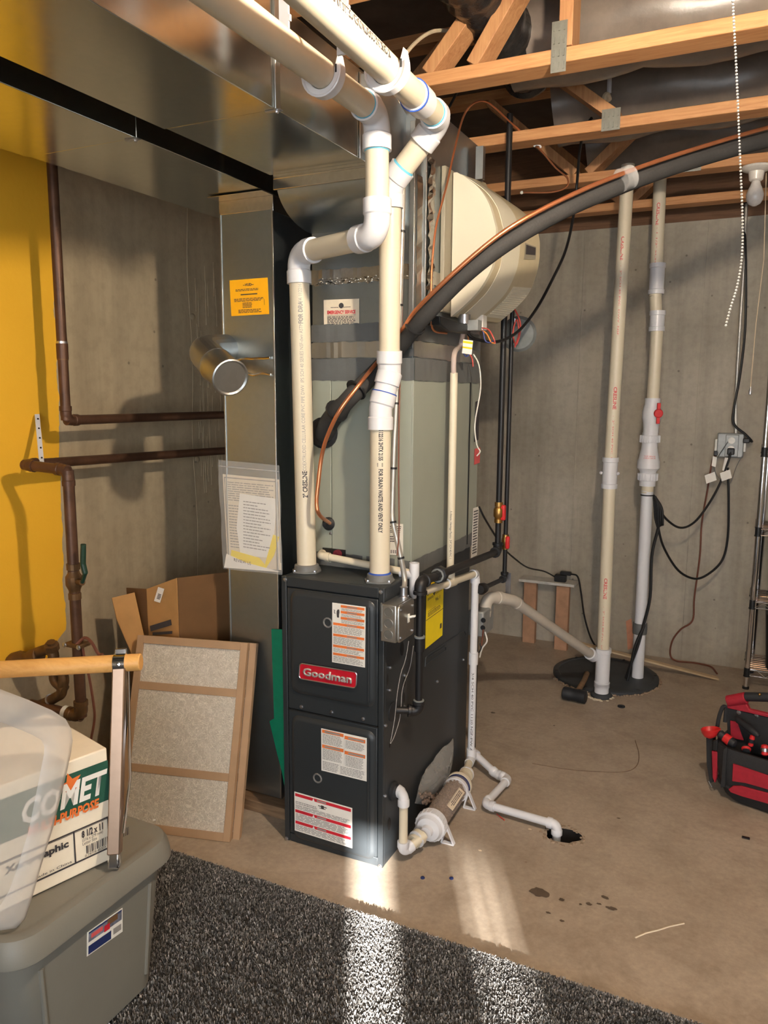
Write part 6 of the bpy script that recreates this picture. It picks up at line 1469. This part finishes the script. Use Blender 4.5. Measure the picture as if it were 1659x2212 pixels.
# handle wall, red band, handle bar and grip
HB = .135
obj('inner_wall', MB().prism([bf(u, v, HB) for u, v in ((1569, 1528), (1700, 1560), (1700, 1640), (1572, 1620))], E2*.01), 'bag_black', tb, bev=.003)
obj('inner_pocket', MB().prism([bf(u, v, HB-.014) for u, v in ((1577, 1557), (1592, 1560), (1606, 1600), (1578, 1594))], E2*.006), 'bag_red', tb, bev=.002)
obj('red_band', MB().prism([bf(u, v, HB-.006) for u, v in ((1570, 1519), (1612, 1521), (1618, 1533), (1700, 1552), (1700, 1560), (1620, 1541), (1570, 1530))], E2*.02), 'bag_red', tb, bev=.003)
obj('handle_end', MB().cyl(bf(1572, 1514, HB), bf(1612, 1507, HB), .020, .021, n=16), 'bag_red', tb, bev=.003)
obj('handle_post', MB().prism([bf(u, v, HB) for u, v in ((1573, 1512), (1611, 1506), (1611, 1524), (1573, 1524))], E2*.012), 'bag_red', tb, bev=.003)
obj('handle_grip', MB().tube([bf(1611, 1505, HB), bf(1659, 1506, HB), bf(1720, 1520, HB)], .0165, 14), 'black_rubber', tb)
obj('rivet', MB().ball(bf(1641, 1500, HB-.015), .005, 8, 5), 'brass', tb)
for u, v in ((1596, 1539), (1634, 1546)): screw(tb, bf(u, v, HB-.001), -E2, .006, 'zinc', 'rivet')
# tools
sc = thing('plumb_cup', 'red plastic scoop clipped to the end of the tool bag', 'scoop', bf(1534, 1590, .04))
c_ = bf(1535, 1578, .04); rg_ = []
for k, (r_, dz) in enumerate(((.004, -.03), (.018, -.022), (.026, -.008), (.030, .006), (.027, .008), (.022, -.004), (.012, -.014), (.002, -.018))):
    rg_.append([c_+E1*(r_*1.15*math.cos(t))+E2*(r_*math.sin(t))+V((0, 0, dz+.008*math.cos(t)*(r_/.03))) for t in [2*math.pi*i/16 for i in range(16)]])
obj('cup', MB().loft(rg_, True), 'red', sc)
def tool(label, p0, p1, r, mat, mat2=None, nm='hand_tool'):
    t = thing(nm, label, 'tool', p0); d = p1-p0; L_ = d.length
    obj('grip', MB().lathe(p0, d, [(0, r*.6), (L_*.1, r), (L_*.3, r*.85), (L_*.6, r*1.1), (L_*.92, r*.9), (L_, r*.4)], 12), mat, t)
    if mat2: obj('grip_band', MB().lathe(p0.lerp(p1, .35), d, [(0, r*1.05), (L_*.3, r*1.15), (L_*.34, r*1.0)], 12), mat2, t)
    return t
tool('black plier handle leaning across the middle of the tool bag', bf(1590, 1552, .10), bf(1640, 1590, .05), .012, 'black_rubber')
tool('black and red folding knife lying at the front of the tool bag', bf(1552, 1583, .04), bf(1590, 1610, .03), .016, 'black_rubber', 'red')
tool('red screwdriver grip standing in the tool bag', bf(1621, 1612, .06), bf(1626, 1588, .06), .009, 'red', 'black_rubber')
tool('flat red-ringed tool end at the front of the tool bag', bf(1612, 1626, .03), bf(1612, 1612, .05), .014, 'black_rubber', 'red')
tool('red and silver driver handle near the frame edge', bf(1652, 1632, .03), bf(1652, 1608, .04), .012, 'red', 'zinc')

# ================================================================ unlit bulb further back, pull string
lb2 = PZ(1634, 378, 2.33); lb2.y = 1.60; lb2 = V((PY(1634, 378, 1.60).x, 1.60, ZB))
l2 = thing('ceiling_lamp', 'white ceiling lampholder with an unlit bulb at the far right', 'lamp', (lb2.x, lb2.y, ZB-.1))
obj('lampholder', MB().lathe(lb2-V((0, 0, .0005)), (0, 0, -1), [(0, .057), (.008, .057), (.014, .05), (.02, .03), (.05, .026), (.055, .02)], 24), 'porcelain', l2)
obj('bulb', MB().lathe(lb2-V((0, 0, .052)), (0, 0, -1), [(0, .014), (.02, .02), (.03, .025), (.055, .033), (.075, .031), (.09, .022), (.098, .008), (.099, .001)], 20), 'bulb_off', l2)
obj('pull_string', MB().tube([lb2+V((.035, -.005, -.03)), PY(1650, 560, 1.58), PY(1633, 700, 1.58), PY(1621, 838, 1.58)], .0018, 6), 'cable_cream', l2)
obj('pull_fob', MB().lathe(PY(1621, 842, 1.58), (0, 0, 1), [(-.02, .002), (-.018, .006), (-.005, .007), (.006, .003), (.012, .003)], 10), 'zinc', l2)

# ================================================================ cables, strap, ducts between the trusses
cord('ceiling_cable', 'thin black cable rising steeply to the ceiling above the humidifier', 'cable', [PD(968, 235, 2.55), PD(1010, 160, 2.45), PD(1055, 100, 2.4), PD(1100, 40, 2.35), PD(1130, 0, 2.3)], .0042)
cord('humidifier_cable', 'black power cord looping from the humidifier up to the trusses', 'cord', [PD(1003, 700, 2.64), PD(1012, 722, 2.64), PD(1030, 733, 2.66), PD(1075, 738, 2.75), PD(1120, 715, 2.85), PD(1160, 665, 2.95), PD(1195, 600, 3.02), PD(1222, 540, 3.08), PD(1238, 470, 3.12), PD(1246, 400, 3.14), PD(1252, 330, 3.0), PD(1262, 280, 2.9), PD(1278, 255, 2.9)], .0055)
hs = thing('hanger_strap', 'curled white perforated plastic strap hanging from the truss', 'strap', PD(1306, 235, 2.8))
obj('band', MB().tube([PD(1321, 60, 2.75), PD(1318, 130, 2.75), PD(1316, 200, 2.75)], .008, 6), 'pvc_white', hs)
obj('curl', MB().tube(smooth_path([PD(1310, 245, 2.7), PD(1306, 235, 2.7), PD(1306, 212, 2.7), PD(1311, 205, 2.7), PD(1316, 215, 2.72)], 4), .010, 8), 'cable_cream', hs)
def flex(label, pts, r, nm='flex_duct'):
    path = smooth_path(pts, 14); rr_ = [r*(1+.045*math.sin(i*2.1)+random.uniform(-.02, .02)) for i in range(len(path))]
    tag(obj(nm, MB().tube(path, r, 22, rr=rr_), 'flexduct'), label, 'duct')
flex('dark crinkled flexible duct beside the top of the plenum', [V((.16, .78, 2.50)), V((.15, .55, 2.53)), V((.13, .25, 2.56)), V((.12, -.1, 2.58)), V((.12, -.5, 2.6))], .085)
def wrapped(label, y, z, r, x0=-.05):
    path = [V((x0+i*.06, y+.012*math.sin(i*.7), z+.008*math.sin(i*1.1))) for i in range(int((XR-.05-x0)/.06))]
    tag(obj('wrapped_duct', MB().tube(path, r, 20, rr=[r*(1+random.uniform(-.02, .02)) for _ in path]), 'wrap'), label, 'duct')
wrapped('brown-grey plastic-wrapped duct across the ceiling in front of the first truss', .02, 2.60, .125, .25)
wrapped('brown-grey plastic-wrapped duct between the first and second trusses', .655, 2.56, .15, .12)
wrapped('brown-grey plastic-wrapped duct between the second and third trusses', 1.28, 2.56, .15, .12)
wrapped('brown-grey plastic-wrapped duct between the two rearmost trusses', 1.90, 2.58, .13, .12)

# ================================================================ marks and crumbs on the floor
def blot(u, v, rx, ry, mat, nm, seed=0, z=.0012):
    rnd = random.Random(seed); c = PZ(u, v, 0); pts = []
    for i in range(18):
        a = 2*math.pi*i/18; k = 1+rnd.uniform(-.25, .25); pts.append(V((c.x+rx*k*math.cos(a), c.y+ry*k*math.sin(a), z)))
    return obj(nm, MB().add(pts, [tuple(range(18))]), mat, floor, sm=False)
for i, (u, v, rx, ry) in enumerate(((1165, 1928, .026, .020), (1213, 1944, .008, .007), (1272, 1953, .008, .006), (1294, 1953, .007, .004), (1307, 1939, .011, .007), (1321, 1963, .015, .007), (1254, 1954, .004, .004), (1184, 1972, .008, .004), (1214, 1990, .007, .005), (1065, 1540, .012, .008), (1197, 1568, .005, .004), (1336, 1768, .006, .004))):
    blot(u, v, rx, ry, 'conc_stain', 'damp_spot', i)
for i, (u, v) in enumerate(((913, 1897), (975, 1898))): tag(obj('blue_cap', MB().lathe(PZ(u, v, .0), (0, 0, 1), [(0, .0065), (.003, .0065), (.005, .003)], 10), 'navy'), ('small blue cap on the concrete floor nearest the furnace', 'small blue cap on the concrete floor farther from the furnace')[i], 'cap')
tag(obj('black_washer', MB().lathe(PZ(1342, 1527, 0), (0, 0, 1), [(0, .017), (.005, .017), (.006, .008), (.003, .006), (0, .006)], 16), 'black_rubber'), 'black rubber washer on the floor by the sump pipe', 'washer')
tag(obj('black_chip', MB().box(*(PZ(1611, 1811, 0)-V((.012, .006, 0))), *(PZ(1611, 1811, 0)+V((.012, .006, .004)))), 'black_plastic', bev=.001), 'small black chip on the floor below the tool bag', 'debris')
obj('floor_crack', MB().tube([PZ(u, v, 0) for u, v in ((1372, 2026), (1395, 2016), (1420, 2010), (1445, 2002), (1478, 1995))], .0022, 6), 'paper_old', floor)
obj('floor_crack', MB().tube(smooth_path([PZ(u, v, -.0012) for u, v in ((1150, 1650), (1220, 1662), (1290, 1668), (1350, 1668), (1375, 1655), (1380, 1630), (1372, 1600))], 6), .0026, 6), 'crack', floor)
tag(obj('thread_scrap', MB().tube(smooth_path([PZ(u, v, .003) for u, v in ((1073, 1758), (1080, 1764), (1090, 1772))], 4), .0018, 6), 'wire_red'), 'short red thread scrap on the floor by the drain pipe', 'debris')
for k, (u, v) in enumerate(((1037, 1838), (1145, 1792))): blot(u, v, .006, .004, 'paper_old', 'chip', 40+k, .0015)
rim_ = MB()
for i in range(30):
    a = 2*math.pi*i/30; rim_.ball((HX+(HR*1.08+random.uniform(-.008, .012))*math.cos(a), HY+(HR*.92+random.uniform(-.006, .01))*math.sin(a), .0), random.uniform(.004, .010), 6, 4, (1, 1, .45))
o = obj('broken_rim', rim_, 'chip_conc', floor); o['kind'] = 'stuff'
